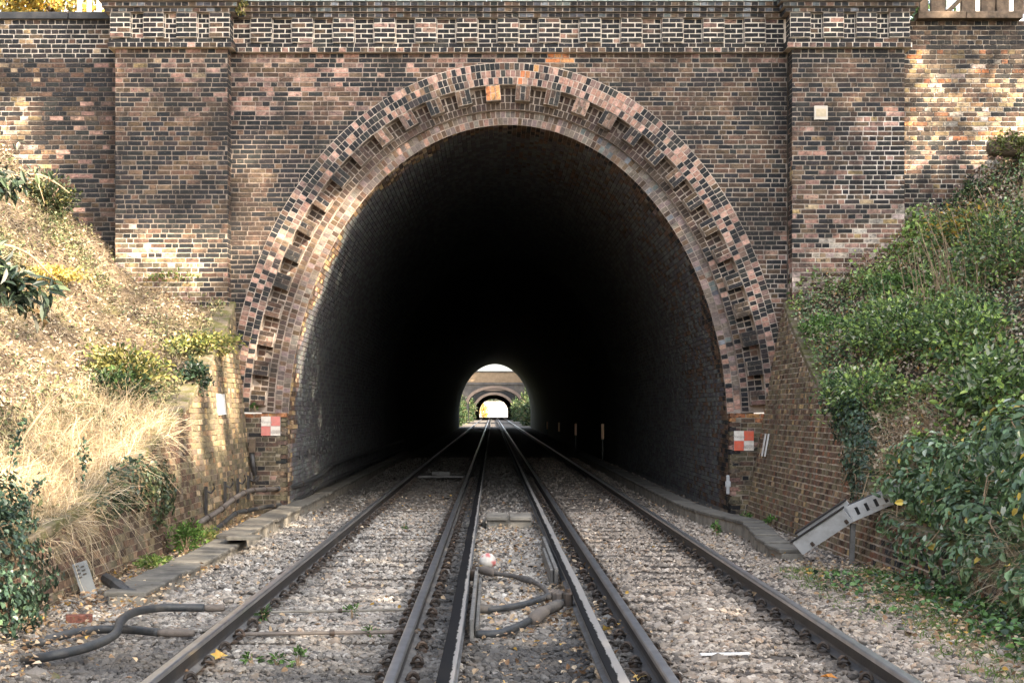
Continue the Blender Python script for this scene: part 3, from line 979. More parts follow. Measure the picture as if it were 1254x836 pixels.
for x, lab, mt in ((-.283, 'soot black conductor rail with thin worn bright edge and boarding beside the ball', 'condL'),
                   (.776, 'conductor rail with ragged pale worn top beside the cable clamps', 'condR')):
    cr = thing('conductor_rail', lab, 'conductor rail', (x, 4, 0), 'electric conductor rails')
    n_ = len(CP)
    ysq = [3.5] + [6 + 1.0 * k for k in range(24)] + [40, 80, 168, 300, 430]
    off = [0 if y > 30 else random.uniform(-.006, .006) for y in ysq]
    V = [(px + o_, y - 4, pz) for y, o_ in zip(ysq, off) for (px, pz) in CP]
    Fq = []; mi = []
    for i in range(len(ysq) - 1):
        for k in range(n_):
            j = (k + 1) % n_
            Fq.append((i * n_ + k, i * n_ + j, (i + 1) * n_ + j, (i + 1) * n_ + k)); mi.append(0 if 8 <= k <= 9 else 1)
    o = link('rail', np_mesh('rail', np.array(V), np.array(Fq), [M[mt], M['condside']], None, mi), cr, world=False)
    o.location = (0, 0, .072)
    pm = MB(); pm.tube([(0, 0, -.03), (0, 0, .02), (0, 0, .03), (0, 0, .06), (0, 0, .071)], [.075, .075, .055, .055, .04], 10)
    pme = pm.mesh('insulator_pot', mat_plain('pot_ceramic' + mt, (.3, .27, .23), .5, .2, 9))
    for k in range(12):
        po = bpy.data.objects.new('insulator_pot', pme); COL.objects.link(po); po.parent = cr
        po.location = (0, 1.57 + 2.64 * k, 0)
    # guard boards on the six-foot side
    def gboard(x0, y0, y1, z0, z1, th_, lean=0.0):
        mb = MB(); mb.bbox(-th_ / 2, th_ / 2, y0, y1, z0, z1, .006, Matrix.Translation((x0, 0, 0)) @ Matrix.Rotation(lean, 4, 'Y'))
        mb.build('guard_board', M['board'], cr)
    if x < 0:
        gboard(-.165, 11.9, 15.9, .03, .2, .034); gboard(-.125, 12.1, 15.6, .02, .12, .03)
    else:
        gboard(.665, 15.6, 19.6, .03, .21, .04); gboard(.622, 15.7, 18.2, .02, .19, .035)
    mb = MB()
    yb = 15.6 if x < 0 else 13.6
    sd_ = 1 if x < 0 else -1
    Mx = Matrix.Translation((x + sd_ * .09, yb, .15))
    mb.bbox(-.04, .04, -.07, .07, -.06, .06, .015, Mx)
    mb.tube([Mx @ Vector((0, -.03, .05)), Mx @ Vector((0, -.03, .09))], .02, 8); mb.tube([Mx @ Vector((0, .035, .05)), Mx @ Vector((0, .035, .085))], .02, 8)
    mb.build('terminal_block', M['clip'], cr)

# ------------------------------------------------------------------ ballast stones
def rocks(name, XY, Z, size, col, shapes=6, parts=None):
    base = []; nv = 12
    r = np.random.default_rng(3)
    ico = np.array([(0, 0, 1), (.89, 0, .45), (.28, .85, .45), (-.72, .53, .45), (-.72, -.53, .45), (.28, -.85, .45),
                    (.72, .53, -.45), (-.28, .85, -.45), (-.89, 0, -.45), (-.28, -.85, -.45), (.72, -.53, -.45), (0, 0, -1)])
    fi = np.array([(0,1,2),(0,2,3),(0,3,4),(0,4,5),(0,5,1),(1,6,2),(2,7,3),(3,8,4),(4,9,5),(5,10,1),(6,7,2),(7,8,3),(8,9,4),(9,10,5),(10,6,1)])
    if parts == 'far':               # plainer stones where they show only a pixel or two
        ico = np.array([(1, 0, 0), (0, 1, 0), (-1, 0, 0), (0, -1, 0), (.2, .1, 1.1), (-.3, -.2, 1.0)]); nv = 6
        fi = np.array([(0, 1, 4), (1, 2, 5), (1, 5, 4), (2, 3, 5), (3, 0, 4), (3, 4, 5)])
    for k in range(shapes):
        v = ico * r.uniform(.62, 1.15, (nv, 1)) * np.array([1, r.uniform(.6, .95), r.uniform(.5, .8)])
        base.append(v)
    base = np.array(base)
    N = len(XY)
    sh = RNG.integers(0, shapes, N)
    v = base[sh] * size[:, None, None]
    # random tilt + spin
    a = RNG.uniform(0, 2 * math.pi, N); b = RNG.normal(0, .45, N)
    ca, sa, cb, sb = np.cos(a), np.sin(a), np.cos(b), np.sin(b)
    y1 = v[:, :, 1] * cb[:, None] - v[:, :, 2] * sb[:, None]; z1 = v[:, :, 1] * sb[:, None] + v[:, :, 2] * cb[:, None]
    x1 = v[:, :, 0]
    X = x1 * ca[:, None] - y1 * sa[:, None] + XY[:, 0, None]; Y = x1 * sa[:, None] + y1 * ca[:, None] + XY[:, 1, None]
    Zz = z1 + Z[:, None]
    V = np.stack([X, Y, Zz], -1).reshape(-1, 3)
    Fa = (fi[None] + (np.arange(N) * nv)[:, None, None]).reshape(-1, 3)
    C = np.repeat(col, nv, 0) * np.repeat(RNG.uniform(.88, 1.1, (N * nv, 1)), 3, 1)
    o = link(name, np_mesh(name, V, Fa, [M['stone']], C)); o['kind'] = 'stuff'
    return o
def sn(x, y, s=1.0, k=0): return np.sin(x * 2.1 * s + 1.3 * y * s + k) * np.sin(y * 1.7 * s - x * .7 * s + 2 * k)
def in_frame(x, y, m=.6):
    return (x > (0 - VPX) * y / F - m) & (x < (1254 - VPX) * y / F + m)
def stone_field(n_, y0, y1, smin, smax):
    y = np.sqrt(RNG.uniform(y0 ** 1.0, y1 ** 1.0, n_) ** 2)
    x = RNG.uniform(-4.4, 4.8, n_)
    k = in_frame(x, y)
    return x[k], y[k]
parts = [stone_field(108000, 6.0, 15, 0, 0), stone_field(70000, 15, 27.5, 0, 0), stone_field(20000, 27.5, 60, 0, 0)]
x = np.concatenate([p[0] for p in parts]); y = np.concatenate([p[1] for p in parts])
far = np.clip((y - 12) / 20, 0, 1)
size = (0.0255 + .008 * far) * np.exp(RNG.normal(0, .36, len(x)))
# profile: shoulders drop to the cess, boxes filled to the sleeper tops
z = -.035 + .018 * sn(x, y, 2.2) + .01 * sn(x, y, 5, 1) + RNG.normal(0, .008, len(x))
cess = np.clip((np.abs(x - .24) - 3.0) / .35, 0, 1)
z -= .022 * cess
six = (x > -.2) & (x < .7)
z += np.where(six, .025, 0)
# leave the sleepers half open
ph = ((y - 4.9 + SP / 2) % SP) - SP / 2
onsl = (np.abs(ph) < .115) & ((np.abs(x - 1.885) < 1.25) | (np.abs(x + 1.4) < 1.25))
cover = np.where(x > 1.2, .42, .85) + .5 * np.clip((y - 13) / 6, 0, 1) * np.where(x > 1.2, .75, 1.0)
keep = ~(onsl & (RNG.uniform(0, 1, len(x)) > cover))
z = np.where(onsl, -.012, z)
for rx in RX.values(): keep &= np.abs(x - rx) > .085
keep &= ~((np.abs(x + .283) < .05) | (np.abs(x - .776) < .05))
# the cess beyond the troughs thins out into soil
thin = (x < -3.7) | (x > 3.75)
keep &= ~(thin & (RNG.uniform(0, 1, len(x)) > .7))
x, y, z, size, six = x[keep], y[keep], z[keep], size[keep], six[keep]
size = np.where(np.abs(x - .2415) < 4, size, size * .85)
pal = np.array([(.28, .25, .215), (.36, .325, .285), (.22, .20, .175), (.43, .395, .345), (.12, .11, .10), (.32, .26, .205), (.55, .515, .465)])
col = pal[RNG.choice(7, len(x), p=[.26, .22, .18, .1, .12, .09, .03])]
# brake dust and old oil darken the four-foot near the camera and the middle of the six-foot
dark = np.zeros(len(x))
dark = np.maximum(dark, np.where(six, np.clip((13.2 - y) / 1.6, 0, 1) * .85, 0))
dark = np.maximum(dark, np.where((x > -.66) & (x < -.2), .62, 0)); dark = np.maximum(dark, np.where((x > .7) & (x < 1.15), .55, 0))
dark = np.maximum(dark, np.where((x < -.66) & (x > -2.9), np.clip((12.8 - y) / 2.0, 0, 1) * .62, 0))
dark = np.maximum(dark, np.where((x < -2.2), np.clip((13.5 - y) / 2.0, 0, 1) * .68, 0))
for rx in RX.values(): dark = np.maximum(dark, .62 * np.clip(1.15 - np.abs(x - rx) / .34, 0, 1))
dark = np.clip(dark + .22 * sn(x, y, 1.3, 3), 0, .9)
grime = np.array([.055, .053, .052])
col = col * (1 - dark[:, None]) + grime * dark[:, None]
warm = np.clip((x - 1.1) / .3, 0, 1)[:, None]
col = col * (1 + warm * (np.array([1.05, .98, .92]) - 1))
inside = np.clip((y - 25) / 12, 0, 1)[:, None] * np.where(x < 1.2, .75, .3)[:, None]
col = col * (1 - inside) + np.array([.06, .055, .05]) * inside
col = np.clip(col, .01, .8); nr = y < 16
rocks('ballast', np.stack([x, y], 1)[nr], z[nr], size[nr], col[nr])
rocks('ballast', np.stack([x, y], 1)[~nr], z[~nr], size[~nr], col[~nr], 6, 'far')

# ------------------------------------------------------------------ cess: cable trough, kerb, chute, cables
tro = thing('cable_trough', 'low concrete cable trough with uneven lids leading along the wall with pipes', 'cable trough', (-3.55, 15, 0), 'concrete cess troughs')
y = 14.6
while y < 60:
    ln = .98 if y < 40 else 3
    near = y < 20.4
    zt = .09 if near else .16
    tilt = random.uniform(-.02, .02) + (.02 if near else 0)
    mb = MB(); Mx = Matrix.Translation((-3.56 + random.uniform(-.02, .02), y, zt)) @ Matrix.Rotation(random.uniform(-.02, .02), 4, 'X') @ Matrix.Rotation(tilt, 4, 'Y') @ Matrix.Rotation(random.uniform(-.015, .015), 4, 'Z')
    mb.bbox(-.21, .21, .006, ln - .006, -.045, 0, .012, Mx)
    mb.build('trough_lid', M['darkconcrete'], tro)
    mb = MB(); mb.bbox(-3.74, -3.39, y + .004, y + ln - .004, -.15, zt - .048, .01)
    mb.build('trough_body', M['concrete'], tro)
    y += ln
mb = MB(); Mx = Matrix.Translation((-3.33, 20.2, .17)) @ Matrix.Rotation(.1, 4, 'Z') @ Matrix.Rotation(-.06, 4, 'X')
mb.bbox(-.22, .22, -.42, .42, -.05, 0, .012, Mx); mb.build('loose_lid', M['darkconcrete'], tro)
kb = thing('cable_trough', 'stained concrete kerb trough bending outward at the foot of the sloping brick wall', 'cable trough', (3.6, 22, 0), 'concrete cess troughs')
path = [(3.46, 60), (3.46, 50), (3.46, 44)] + [(3.46, 44 - k) for k in range(1, 18)] + [(3.5, 26), (3.56, 25.1), (3.66, 24.2), (3.8, 23.3), (3.9, 22.4), (3.84, 21.5), (3.76, 20.6), (3.74, 19.7), (3.78, 18.9)]
for (xa, ya), (xb, yb) in zip(path[:-1], path[1:]):
    d = Vector((xb - xa, yb - ya, 0)); L_ = d.length; ang = math.atan2(-d.x, d.y)
    zt = .2 if ya > 23 else .2 - .028 * (23 - ya)
    Mx = Matrix.Translation((xa, ya, zt)) @ Matrix.Rotation(ang, 4, 'Z')
    mb = MB(); mb.bbox(-.17, .17, .006, L_ - .006, -.05, random.uniform(-.004, .004), .012, Mx); mb.build('trough_lid', M['darkconcrete'], kb)
    mb = MB(); mb.bbox(-.14, .14, .003, L_ - .003, -zt - .1, -.053, .01, Mx); mb.build('trough_body', M['concrete'], kb)

# grey metal chute carrying cables off the bank
p0, p1, p2 = Vector((3.82, 18.5, .075)), Vector((4.36, 18.15, .51)), Vector((4.95, 17.95, .8))
ch = thing('cable_chute', 'grey galvanised metal cable chute slanting out of the ivy to the ballast', 'cable chute', p0)
def chute_seg(a, b, h, wd):
    d = (b - a); L_ = d.length; xx = d.normalized(); zz = Vector((0, -1, 0)) - xx * Vector((0, -1, 0)).dot(xx); zz.normalize(); up = zz.cross(xx)
    if up.z < 0: up = -up
    Mx = Matrix(((xx.x, zz.x, up.x, a.x), (xx.y, zz.y, up.y, a.y), (xx.z, zz.z, up.z, a.z), (0, 0, 0, 1)))
    return Mx, L_
H_ = .2
Mx, L_ = chute_seg(p0, p1, H_, .3)
mb = MB(); mb.bbox(0, L_, -.006, .006, 0, H_, .002, Mx); mb.build('side_panel', M['galv'], ch)
mb = MB(); mb.bbox(0, L_, -.306, -.294, 0, H_, .002, Mx); mb.build('side_panel', M['galv'], ch)
mb = MB(); mb.box(.0, L_, -.294, -.006, .0, .008, Mx); mb.build('floor_plate', M['galv'], ch)
mb = MB(); mb.box(-.012, L_ + .02, -.03, .02, H_ + .001, H_ + .02, Mx); mb.box(-.012, L_, -.33, -.27, H_ + .001, H_ + .02, Mx); mb.build('top_flange', M['rust'], ch)
Mx2, L2 = chute_seg(p1, p2, H_, .3)
mb = MB(); mb.box(0, L2, -.006, .006, 0, .05, Mx2); mb.box(0, L2, -.006, .006, H_ - .05, H_, Mx2)
for k in range(6):
    xx = .0 + k * (L2 - .08) / 5
    mb.box(xx, xx + .08, -.008, .008, .05, H_ - .05, Mx2)
mb.build('slotted_panel', M['galv'], ch)
mb = MB(); mb.box(0, L2, -.294, -.01, .0, .008, Mx2); mb.build('floor_plate', M['galv'], ch)
mb = MB(); mb.box(0, L2, -.3, -.06, .03, H_ - .03, Mx2); mb.build('cable_bundle', M['rubber'], ch)
for k in (.25, .92):
    mb = MB(); Mk = Mx @ Matrix.Translation((L_ * k, .012, .05)); mb.bbox(-.02, .02, -.01, .02, -.025, .025, .006, Mk); mb.build('bolt_bracket', M['clip'], ch)
mb = MB(); mb.bbox(-.03, .03, -.03, .03, -.1, .58, .006, Matrix.Translation((4.36, 18.25, -.1)) @ Matrix.Rotation(.03, 4, 'Y')); mb.build('timber_prop', M['board'], ch)

# pipes clipped along the foot of the wall
pw = thing('pipe_run', 'pair of lagged pipes on hooked brackets along the foot of the olive wall', 'pipes', (-4.1, 22, 0))
upper = [(-4.16, 21.3, .26), (-4.12, 22.6, .34), (-4.08, 23.6, .45), (-4.03, 24.6, .52), (-4.0, 25.6, .50), (-3.86, 26.9, .45), (-3.62, 28.5, .46), (-3.55, 31, .52), (-3.56, 33, .62), (-3.56, 36, .66), (-3.56, 60, .66)]
lower = [(-4.1, 20.9, .06), (-4.06, 22.2, .12), (-4.02, 23.5, .24), (-3.98, 24.5, .22), (-3.95, 26, .18), (-3.74, 27.6, .16), (-3.6, 30, .22), (-3.58, 34, .3), (-3.58, 60, .34)]
mb = MB(); mb.tube(smooth_path(upper[:6], 5), .042, 9); mb.build('lagged_pipe', M['lead'], pw, True)
mb = MB(); mb.tube(smooth_path(upper[5:], 5), .047, 9); mb.build('pipe', M['rubber'], pw, True)
mb = MB(); mb.tube(smooth_path(lower, 5), .036, 8); mb.build('pipe', M['rubber'], pw, True)
for pth in (upper, lower):
    sp = smooth_path(pth, 5)
    for i in range(2, 34, 4):
        a, b = sp[i], sp[i + 1]; dd = (b - a).normalized()
        mb = MB(); mb.tube([a - dd * .025, a + dd * .025], .055 if pth is upper else .045, 9); mb.build('pipe_strap', M['clip'], pw, True)
for y in (22.4, 24.0, 25.2, 26.3):
    x = XL(.3) + .02; zb = .72
    mb = MB(); mb.box(x - .01, x + .03, y - .035, y + .035, .3, zb)
    mb.tube([(x, y, zb - .06), (x + .09, y, zb - .1), (x + .14, y, zb - .03), (x + .12, y, zb + .05)], .018, 6)
    mb.build('hook_bracket', M['rust'], pw)
for k in range(6):
    y = 28.2 + k * 1.15; mb = MB(); x = AX - AA + .02
    mb.box(x, x + .07, y - .02, y + .02, .95, .99); mb.box(x + .05, x + .08, y - .02, y + .02, .93, 1.08); mb.build('hook_bracket', M['rust'], pw)

# junction box and conduit on the jamb
jb = thing('conduit_box', 'small rusty box with conduit dropping down the jamb beside the olive wall', 'conduit', at(309, 580, 26.7))
def bxx(px0, px1, py0, py1, Y, dep, name, mat, parent, b=.01):
    a, c = at(px0, py1, Y), at(px1, py0, Y)
    mb = MB(); mb.bbox(a.x, c.x, Y, Y + dep, a.z, c.z, b); return mb.build(name, mat, parent)
bxx(304.5, 312, 537, 554, 26.72, .12, 'box', M['bark'], jb)
mb = MB(); mb.tube([at(308, 553, 26.78), at(309.5, 568, 26.78), at(312, 582, 26.78)], .05, 8); mb.build('conduit', M['rust'], jb, True)
mb = MB(); mb.tube(smooth_path([at(307, 578, 26.76), at(309, 588, 26.7), at(313, 589, 26.68), at(317, 583, 26.72)], 4), .03, 7); mb.build('hook', M['clip'], jb, True)

# ------------------------------------------------------------------ signs and plates
def checker_sign(px, py, sz, red, lab):
    Y = PY - .03
    c = at(px, py, Y)
    sg = thing('clearance_sign', lab, 'sign', c, 'chequered clearance signs')
    h = sz / 2
    mb = MB(); mb.box(c.x - h, c.x + h, Y, Y + .018, c.z - h, c.z + h); mb.build('backing_plate', M['galv'], sg)
    for i in range(2):
        for j in range(2):
            mb = MB(); mb.box(c.x - h + i * h + .002, c.x + i * h - .002, Y - .006, Y - .001, c.z - h + j * h + .002, c.z + j * h - .002)
            mb.build('quarter_panel', red if i == j else M['signwhite'], sg)
    for txt, tx, tz in (('Warning', c.x - h / 2, c.z + h * .42), ('Limited', c.x + h / 2, c.z - h * .48), ('clearance', c.x + h / 2, c.z - h * .66)):
        fc = bpy.data.curves.new('lettering', 'FONT'); fc.body = txt; fc.size = .062; fc.align_x = 'CENTER'; fc.align_y = 'CENTER'; fc.extrude = .0008
        fc.materials.append(M['lettering'])
        tmp = bpy.data.objects.new('lettering_source', fc); me_ = bpy.data.meshes.new_from_object(tmp); bpy.data.objects.remove(tmp)
        fo = bpy.data.objects.new('lettering', me_); COL.objects.link(fo); fo.parent = sg
        fo.location = (tx - c.x, -.0085, tz - c.z); fo.rotation_euler = (math.pi / 2, 0, 0)
checker_sign(331.5, 521.5, .345, M['signpink'], 'faded pink and white chequered sign on the jamb beside the conduit box')
checker_sign(911, 539.5, .355, M['signred'], 'bright red and white chequered sign on the jamb beside the sloping brown wall')
wp = thing('wall_plate', 'small square white plate fixed high on the brick pilaster', 'plate', at(1005.5, 138, PF - .03))
c = at(1005.5, 138, PF - .03); h = .122
mb = MB(); mb.bbox(c.x - h, c.x + h, c.y, c.y + .035, c.z - h, c.z + h, .008); mb.build('plate', mat_plain('cream_plate', (.56, .5, .42), .7, .1, 12, 0, .1, (6, (.35, .3, .24), .4)), wp)
mb = MB(); mb.bbox(c.x - h * .72, c.x + h * .72, c.y - .006, c.y + .003, c.z - h * .55, c.z + h * .55, .003); mb.build('inset', mat_plain('cream_inset', (.5, .41, .28), .6, .15, 20), wp)
# white board on the battered wall
c = Vector((XL(1.95) + .02, 24.6, 1.95))
wb = thing('wall_board', 'blank white board fixed flat to the olive retaining wall', 'board', c)
mb = MB(); Mx = Matrix.Translation(c) @ Matrix.Rotation(-.098, 4, 'Y'); mb.bbox(-.015, .02, -.3, .3, -.17, .17, .004, Mx); mb.build('board', M['white'], wb)
mb = MB(); mb.box(.0205, .026, -.25, -.2, -.15, -.1, Mx); mb.build('fixing', M['clip'], wb)
ms = thing('marker_strips', 'pair of thin white strips fixed to the sloping brown wall beside the red sign', 'marker', (XR(1.2), 26.2, 1.2))
for k in (0, 1):
    zc, yc = 1.25, 26.35 - k * .28
    mb = MB(); Mx = Matrix.Translation((XR(zc) - .02, yc, zc)) @ Matrix.Rotation(.172, 4, 'Y'); mb.bbox(-.008, .008, -.05, .05, -.2, .2, .003, Mx); mb.build('strip', M['white'], ms)
rh = thing('wall_fitting', 'small white fitting on the edge of the tunnel jamb near the red sign', 'fitting', at(892, 593, PY))
mb = MB(); a = at(891.5, 593, PY - .02); mb.bbox(a.x - .03, a.x + .03, a.y - .02, a.y + .02, a.z - .17, a.z + .17, .01); mb.build('bar', M['galv'], rh)
mb = MB(); mb.bbox(a.x - .05, a.x + .05, a.y - .03, a.y + .01, a.z - .04, a.z + .06, .01); mb.build('bracket', M['galv'], rh)
# refuge marker posts inside the tunnel
n = NT('reflective_marker'); M['marker'] = n.out((.85, .5, .25), .3, spec=.6)  # orange glow of the strips painted in as their colour
for px, py, Y in ((738, 528, 53), (705, 525.5, 70), (684.5, 522.5, 90), (670, 520.5, 108)):
    c = at(px, py, Y)
    which = {738: 'nearest and brightest', 705: 'second nearest', 684.5: 'third nearest', 670: 'faintest and most distant'}[px]
    mk = thing('refuge_marker', which + ' upright marker board on the dark tunnel wall', 'marker', (c.x, Y, 0), 'refuge markers in the tunnel')
    mb = MB(); mb.bbox(c.x - .05, c.x + .05, Y - .02, Y + .02, c.z - .27, c.z + .27, .005); mb.build('reflector', M['marker'], mk)
    mb = MB(); mb.box(c.x - .02, c.x + .02, Y + .021, Y + .05, -.1, c.z + .25); mb.build('post', M['rust'], mk)

# ------------------------------------------------------------------ things lying between the rails
cb = thing('concrete_box', 'concrete inspection box with two pale lids between the conductor rails', 'inspection box', (.26, 24, 0))
mb = MB(); mb.bbox(-.09, .62, 23.6, 24.4, -.1, .13, .015); mb.build('box', M['concrete'], cb)
for k in (0, 1):
    mb = MB(); mb.bbox(-.1 + k * .37, .25 + k * .37, 23.55, 24.42, .134, .19, .012); mb.build('lid', M['concrete'], cb)
fl = thing('flat_cover', 'pale flat slab lying beside the concrete inspection box', 'slab', (-.5, 24.3, 0))
mb = MB(); mb.bbox(-.16, -.11, 23.9, 24.5, .0, .1, .01); mb.bbox(-.42, -.34, 23.9, 24.4, 0, .06, .01); mb.build('slab', M['concrete'], fl)
pb = thing('crossing_board', 'flat board with a small block laid across the track inside the tunnel mouth', 'board', (-1.4, 41, 0))
mb = MB(); mb.bbox(-2.0, -.78, 40.5, 41.1, .04, .1, .01); mb.build('board', M['board'], pb)
mb = MB(); mb.bbox(-1.63, -1.15, 40.6, 41.0, .103, .2, .01); mb.build('block', M['board'], pb)
# ball
c = at(597, 687, 17.3); c.z = .115
me = bpy.data.meshes.new('ball')
import bmesh
bm = bmesh.new(); bmesh.ops.create_icosphere(bm, subdivisions=3, radius=.098)
cl = bm.verts.layers.float_color.new('Col')
for q in bm.verts:
    d = q.co.normalized()
    red = (d.z > .55 and abs(d.x) < .62 and math.sin(d.x * 7 + 1) > -.3) or (d.x > .55 and d.z < .15)
    q[cl] = (.52, .17, .16, 1) if red else (.6, .56, .5, 1)
    if d.z < -.5: q.co.z = q.co.z * .85
bm.to_mesh(me); bm.free()
me.polygons.foreach_set('use_smooth', [True] * len(me.polygons))
me.materials.append(mat_attr('scuffed_ball', .55, .2, 20, .1, [(12, .6, .75, (.3, .26, .22), .6)]))
bo = link('ball', me, None, c); tag(bo, 'scuffed white and red ball lying against the black conductor rail', 'ball')

def cable(name, lab, pts, r, mat, ends=None, group=None):
    t = thing(name, lab, 'cable', pts[0], group)
    mb = MB(); mb.tube(smooth_path(pts, 8), r, 10); mb.build('sheath', mat, t, True)
    if ends:
        for (a, b, rr, mt) in ends:
            mb = MB(); mb.tube([a, Vector(a).lerp(Vector(b), .15), Vector(a).lerp(Vector(b), .85), b], [rr * .8, rr, rr, rr * .8], 10); mb.build('end_sleeve', mt, t, True)
    return t
def gp(px, py, z=.06):
    """point at height z seen at a pixel"""
    Y = (CZ - z) * F / (py - VPY)
    return Vector(((px - VPX) * Y / F, Y, z))
cable('power_cable', 'grey jointed cable running from the ball to the cable clamp', [gp(588, 697, .1), gp(610, 702, .08), gp(633, 706, .07), gp(655, 713, .07), gp(668, 722, .09), gp(672, 731, .1)], .025, M['cable'],
      [(gp(588, 697, .1), gp(607, 701, .085), .048, M['lead']), (gp(636, 707, .07), gp(653, 712, .075), .036, M['cable'])], 'cables between the conductor rails')
cable('power_cable', 'dark cable from the guard board to the upper cable clamp', [gp(586, 745, .06), gp(610, 745, .06), gp(640, 740, .07), gp(662, 733, .09), gp(672, 729, .1)], .03, M['rubber'],
      [(gp(583, 745, .06), gp(603, 745, .06), .043, M['cable'])], 'cables between the conductor rails')
cable('power_cable', 'thick dark cable with a bound joint nearest the leaf covered stones', [gp(583, 776, .05), gp(612, 775, .05), gp(640, 764, .06), gp(660, 752, .08), gp(676, 742, .1), gp(695, 736, .12)], .033, M['rubber'],
      [(gp(653, 758, .08), gp(667, 748, .085), .062, M['lead']), (gp(668, 747, .09), gp(686, 739, .11), .052, M['cable'])], 'cables between the conductor rails')
cc = thing('cable_clamp', 'ribbed clamp block joining cables beside the conductor rail with ragged top', 'clamp', gp(682, 728, .05))
for k in range(3):
    p = gp(676 + k * 5, 727 + k * 1.2, .09)
    mb = MB(); mb.bbox(-.028, .028, -.1, .1, -.05, .045, .015, Matrix.Translation(p) @ Matrix.Rotation(-.2, 4, 'Z')); mb.build('rib', M['lead'], cc)
# thick looped hoses by the near rail
cable('power_hose', 'thick dark grey hose curling up from the leaf litter to the rail', [gp(22, 812, -.08), gp(45, 806, .02), gp(75, 800, .06), gp(110, 791, .07), gp(140, 777, .1), gp(148, 760, .13), gp(165, 749, .1), gp(195, 744, .07), gp(222, 743.5, .06), gp(250, 744, .05)], .037, M['rubber'],
      [(gp(250, 744, .05), gp(275, 744, .05), .034, M['lead'])], 'hoses in the cess')
cable('power_hose', 'thick dark grey hose lying low beneath the curled one', [gp(28, 794, -.08), gp(48, 787, .02), gp(75, 778, .05), gp(105, 772, .05), gp(135, 770, .04), gp(165, 771, .04), gp(194, 774, .05)], .035, M['rubber'],
      [(gp(194, 774, .05), gp(238, 775, .05), .033, M['lead'])], 'hoses in the cess')
def rod(lab, pts, r, mat):
    o = thing('point_rod', lab, 'rod', pts[0], 'rods across the track'); mb = MB(); mb.tube(pts, r, 7); mb.build('rod', mat, o)
    mb = MB(); d = (Vector(pts[1]) - Vector(pts[0])) * .5; m = Vector(pts[0]) + d; mb.tube([m - d * .03, m + d * .03], r * 1.7, 7); mb.build('collar', M['clip'], o)
rod('thin pale rod lying across the sleepers just above the nearer brown one', [gp(332, 749, .04), gp(500, 746, .04)], .013, M['concrete'])
rod('long brownish rod lying across the track nearest the weeds', [gp(300, 776, .04), gp(512, 773, .04)], .017, M['lead'])
M['darkmetal'] = mat_plain('shade_grey_metal', (.17, .18, .18), .6, .2, 9)  # colour darkened in place of the shade on the leaning plate
mp = thing('metal_plate', 'small grey metal plate leaning against the ivy covered wall', 'plate', gp(112, 728, .02))
c = gp(110, 729, .0)
Mx = Matrix.Translation(c) @ Matrix.Rotation(.35, 4, 'Z') @ Matrix.Rotation(-.28, 4, 'Y') @ Matrix.Rotation(-.35, 4, 'X')
mb = MB(); mb.bbox(-.075, .075, -.006, .006, 0, .36, .003, Mx); mb.build('plate', M['darkmetal'], mp)
mb = MB()
for k in range(7): mb.box(-.05 + (k % 2) * .05, -.015 + (k % 2) * .05, -.02, -.007, .2 + .02 * k, .212 + .02 * k, Mx)
mb.build('bracket', M['clip'], mp)
lg = thing('rotten_log', 'short rotten black log lying by the trough lids', 'log', gp(148, 722, .05))
mb = MB(); mb.tube(smooth_path([gp(130, 708, .12), gp(142, 716, .1), gp(152, 724, .06), gp(165, 727, .05)], 4), [.06] * 4 + [.07] * 5 + [.05] * 4, 8); mb.build('log', M['rubber'], lg)
bk = thing('loose_brick', 'loose red brick among the leaves by the curled hose', 'brick', gp(97, 757, .05))
mb = MB(); mb.col = (.2, .08, .055); mb.bbox(-.11, .11, -.05, .05, -.03, .035, .006, Matrix.Translation(gp(97, 757, .05)) @ Matrix.Rotation(.2, 4, 'Z')); mb.build('brick', M['brick_clean'], bk)
wpz = thing('white_scrap', 'strip of pale plastic scrap lying on the stones', 'scrap', gp(888, 802, .02))
mb = MB(); mb.bbox(-.19, .19, -.03, .03, 0, .012, .004, Matrix.Translation(gp(888, 801, .02)) @ Matrix.Rotation(.12, 4, 'Z')); mb.build('strip', M['white'], wpz)
# ------------------------------------------------------------------ vegetation
def unit(a): return a / np.maximum(np.linalg.norm(a, axis=-1, keepdims=True), 1e-9)
def leaves_np(P, D, Nn, L, W, col, simple=False):
    """leaf blades: P base points, D growth directions, Nn facing normals, L length, W width"""
    D = unit(D); S = unit(np.cross(D, Nn)); U = unit(np.cross(S, D))
    L = L[:, None]; W = W[:, None]
    if simple:
        V = np.stack([P, P + D * L * .5 + S * W * .5 + U * W * .15, P + D * L, P + D * L * .5 - S * W * .5 + U * W * .15], 1)
        Fa = np.array([(0, 1, 2), (0, 2, 3)])
    else:
        V = np.stack([P, P + D * L * .3 + S * W * .5 + U * W * .18, P + D * L * .7 + S * W * .38 + U * W * .12, P + D * L - U * L * .12,
                      P + D * L * .7 - S * W * .38 + U * W * .12, P + D * L * .3 - S * W * .5 + U * W * .18], 1)
        Fa = np.array([(0, 1, 2, 3), (0, 3, 4, 5)])
    k = V.shape[1]; n_ = len(P)
    F_ = (Fa[None] + (np.arange(n_) * k)[:, None, None]).reshape(-1, Fa.shape[1])
    return V.reshape(-1, 3), F_, np.repeat(col, k, 0)
def rnd_dir(n_, up=0.0):
    d = RNG.normal(0, 1, (n_, 3)); d[:, 2] += up
    return unit(d)
def cpal(cols, p, n_, j=.18):
    c = np.array(cols)[RNG.choice(len(cols), n_, p=np.array(p) / sum(p))]
    return np.clip(c * RNG.uniform(1 - j, 1 + j, (n_, 1)), .003, .9)
GREENS = [(.03, .055, .022), (.045, .085, .028), (.07, .125, .035), (.11, .18, .045), (.02, .036, .018)]
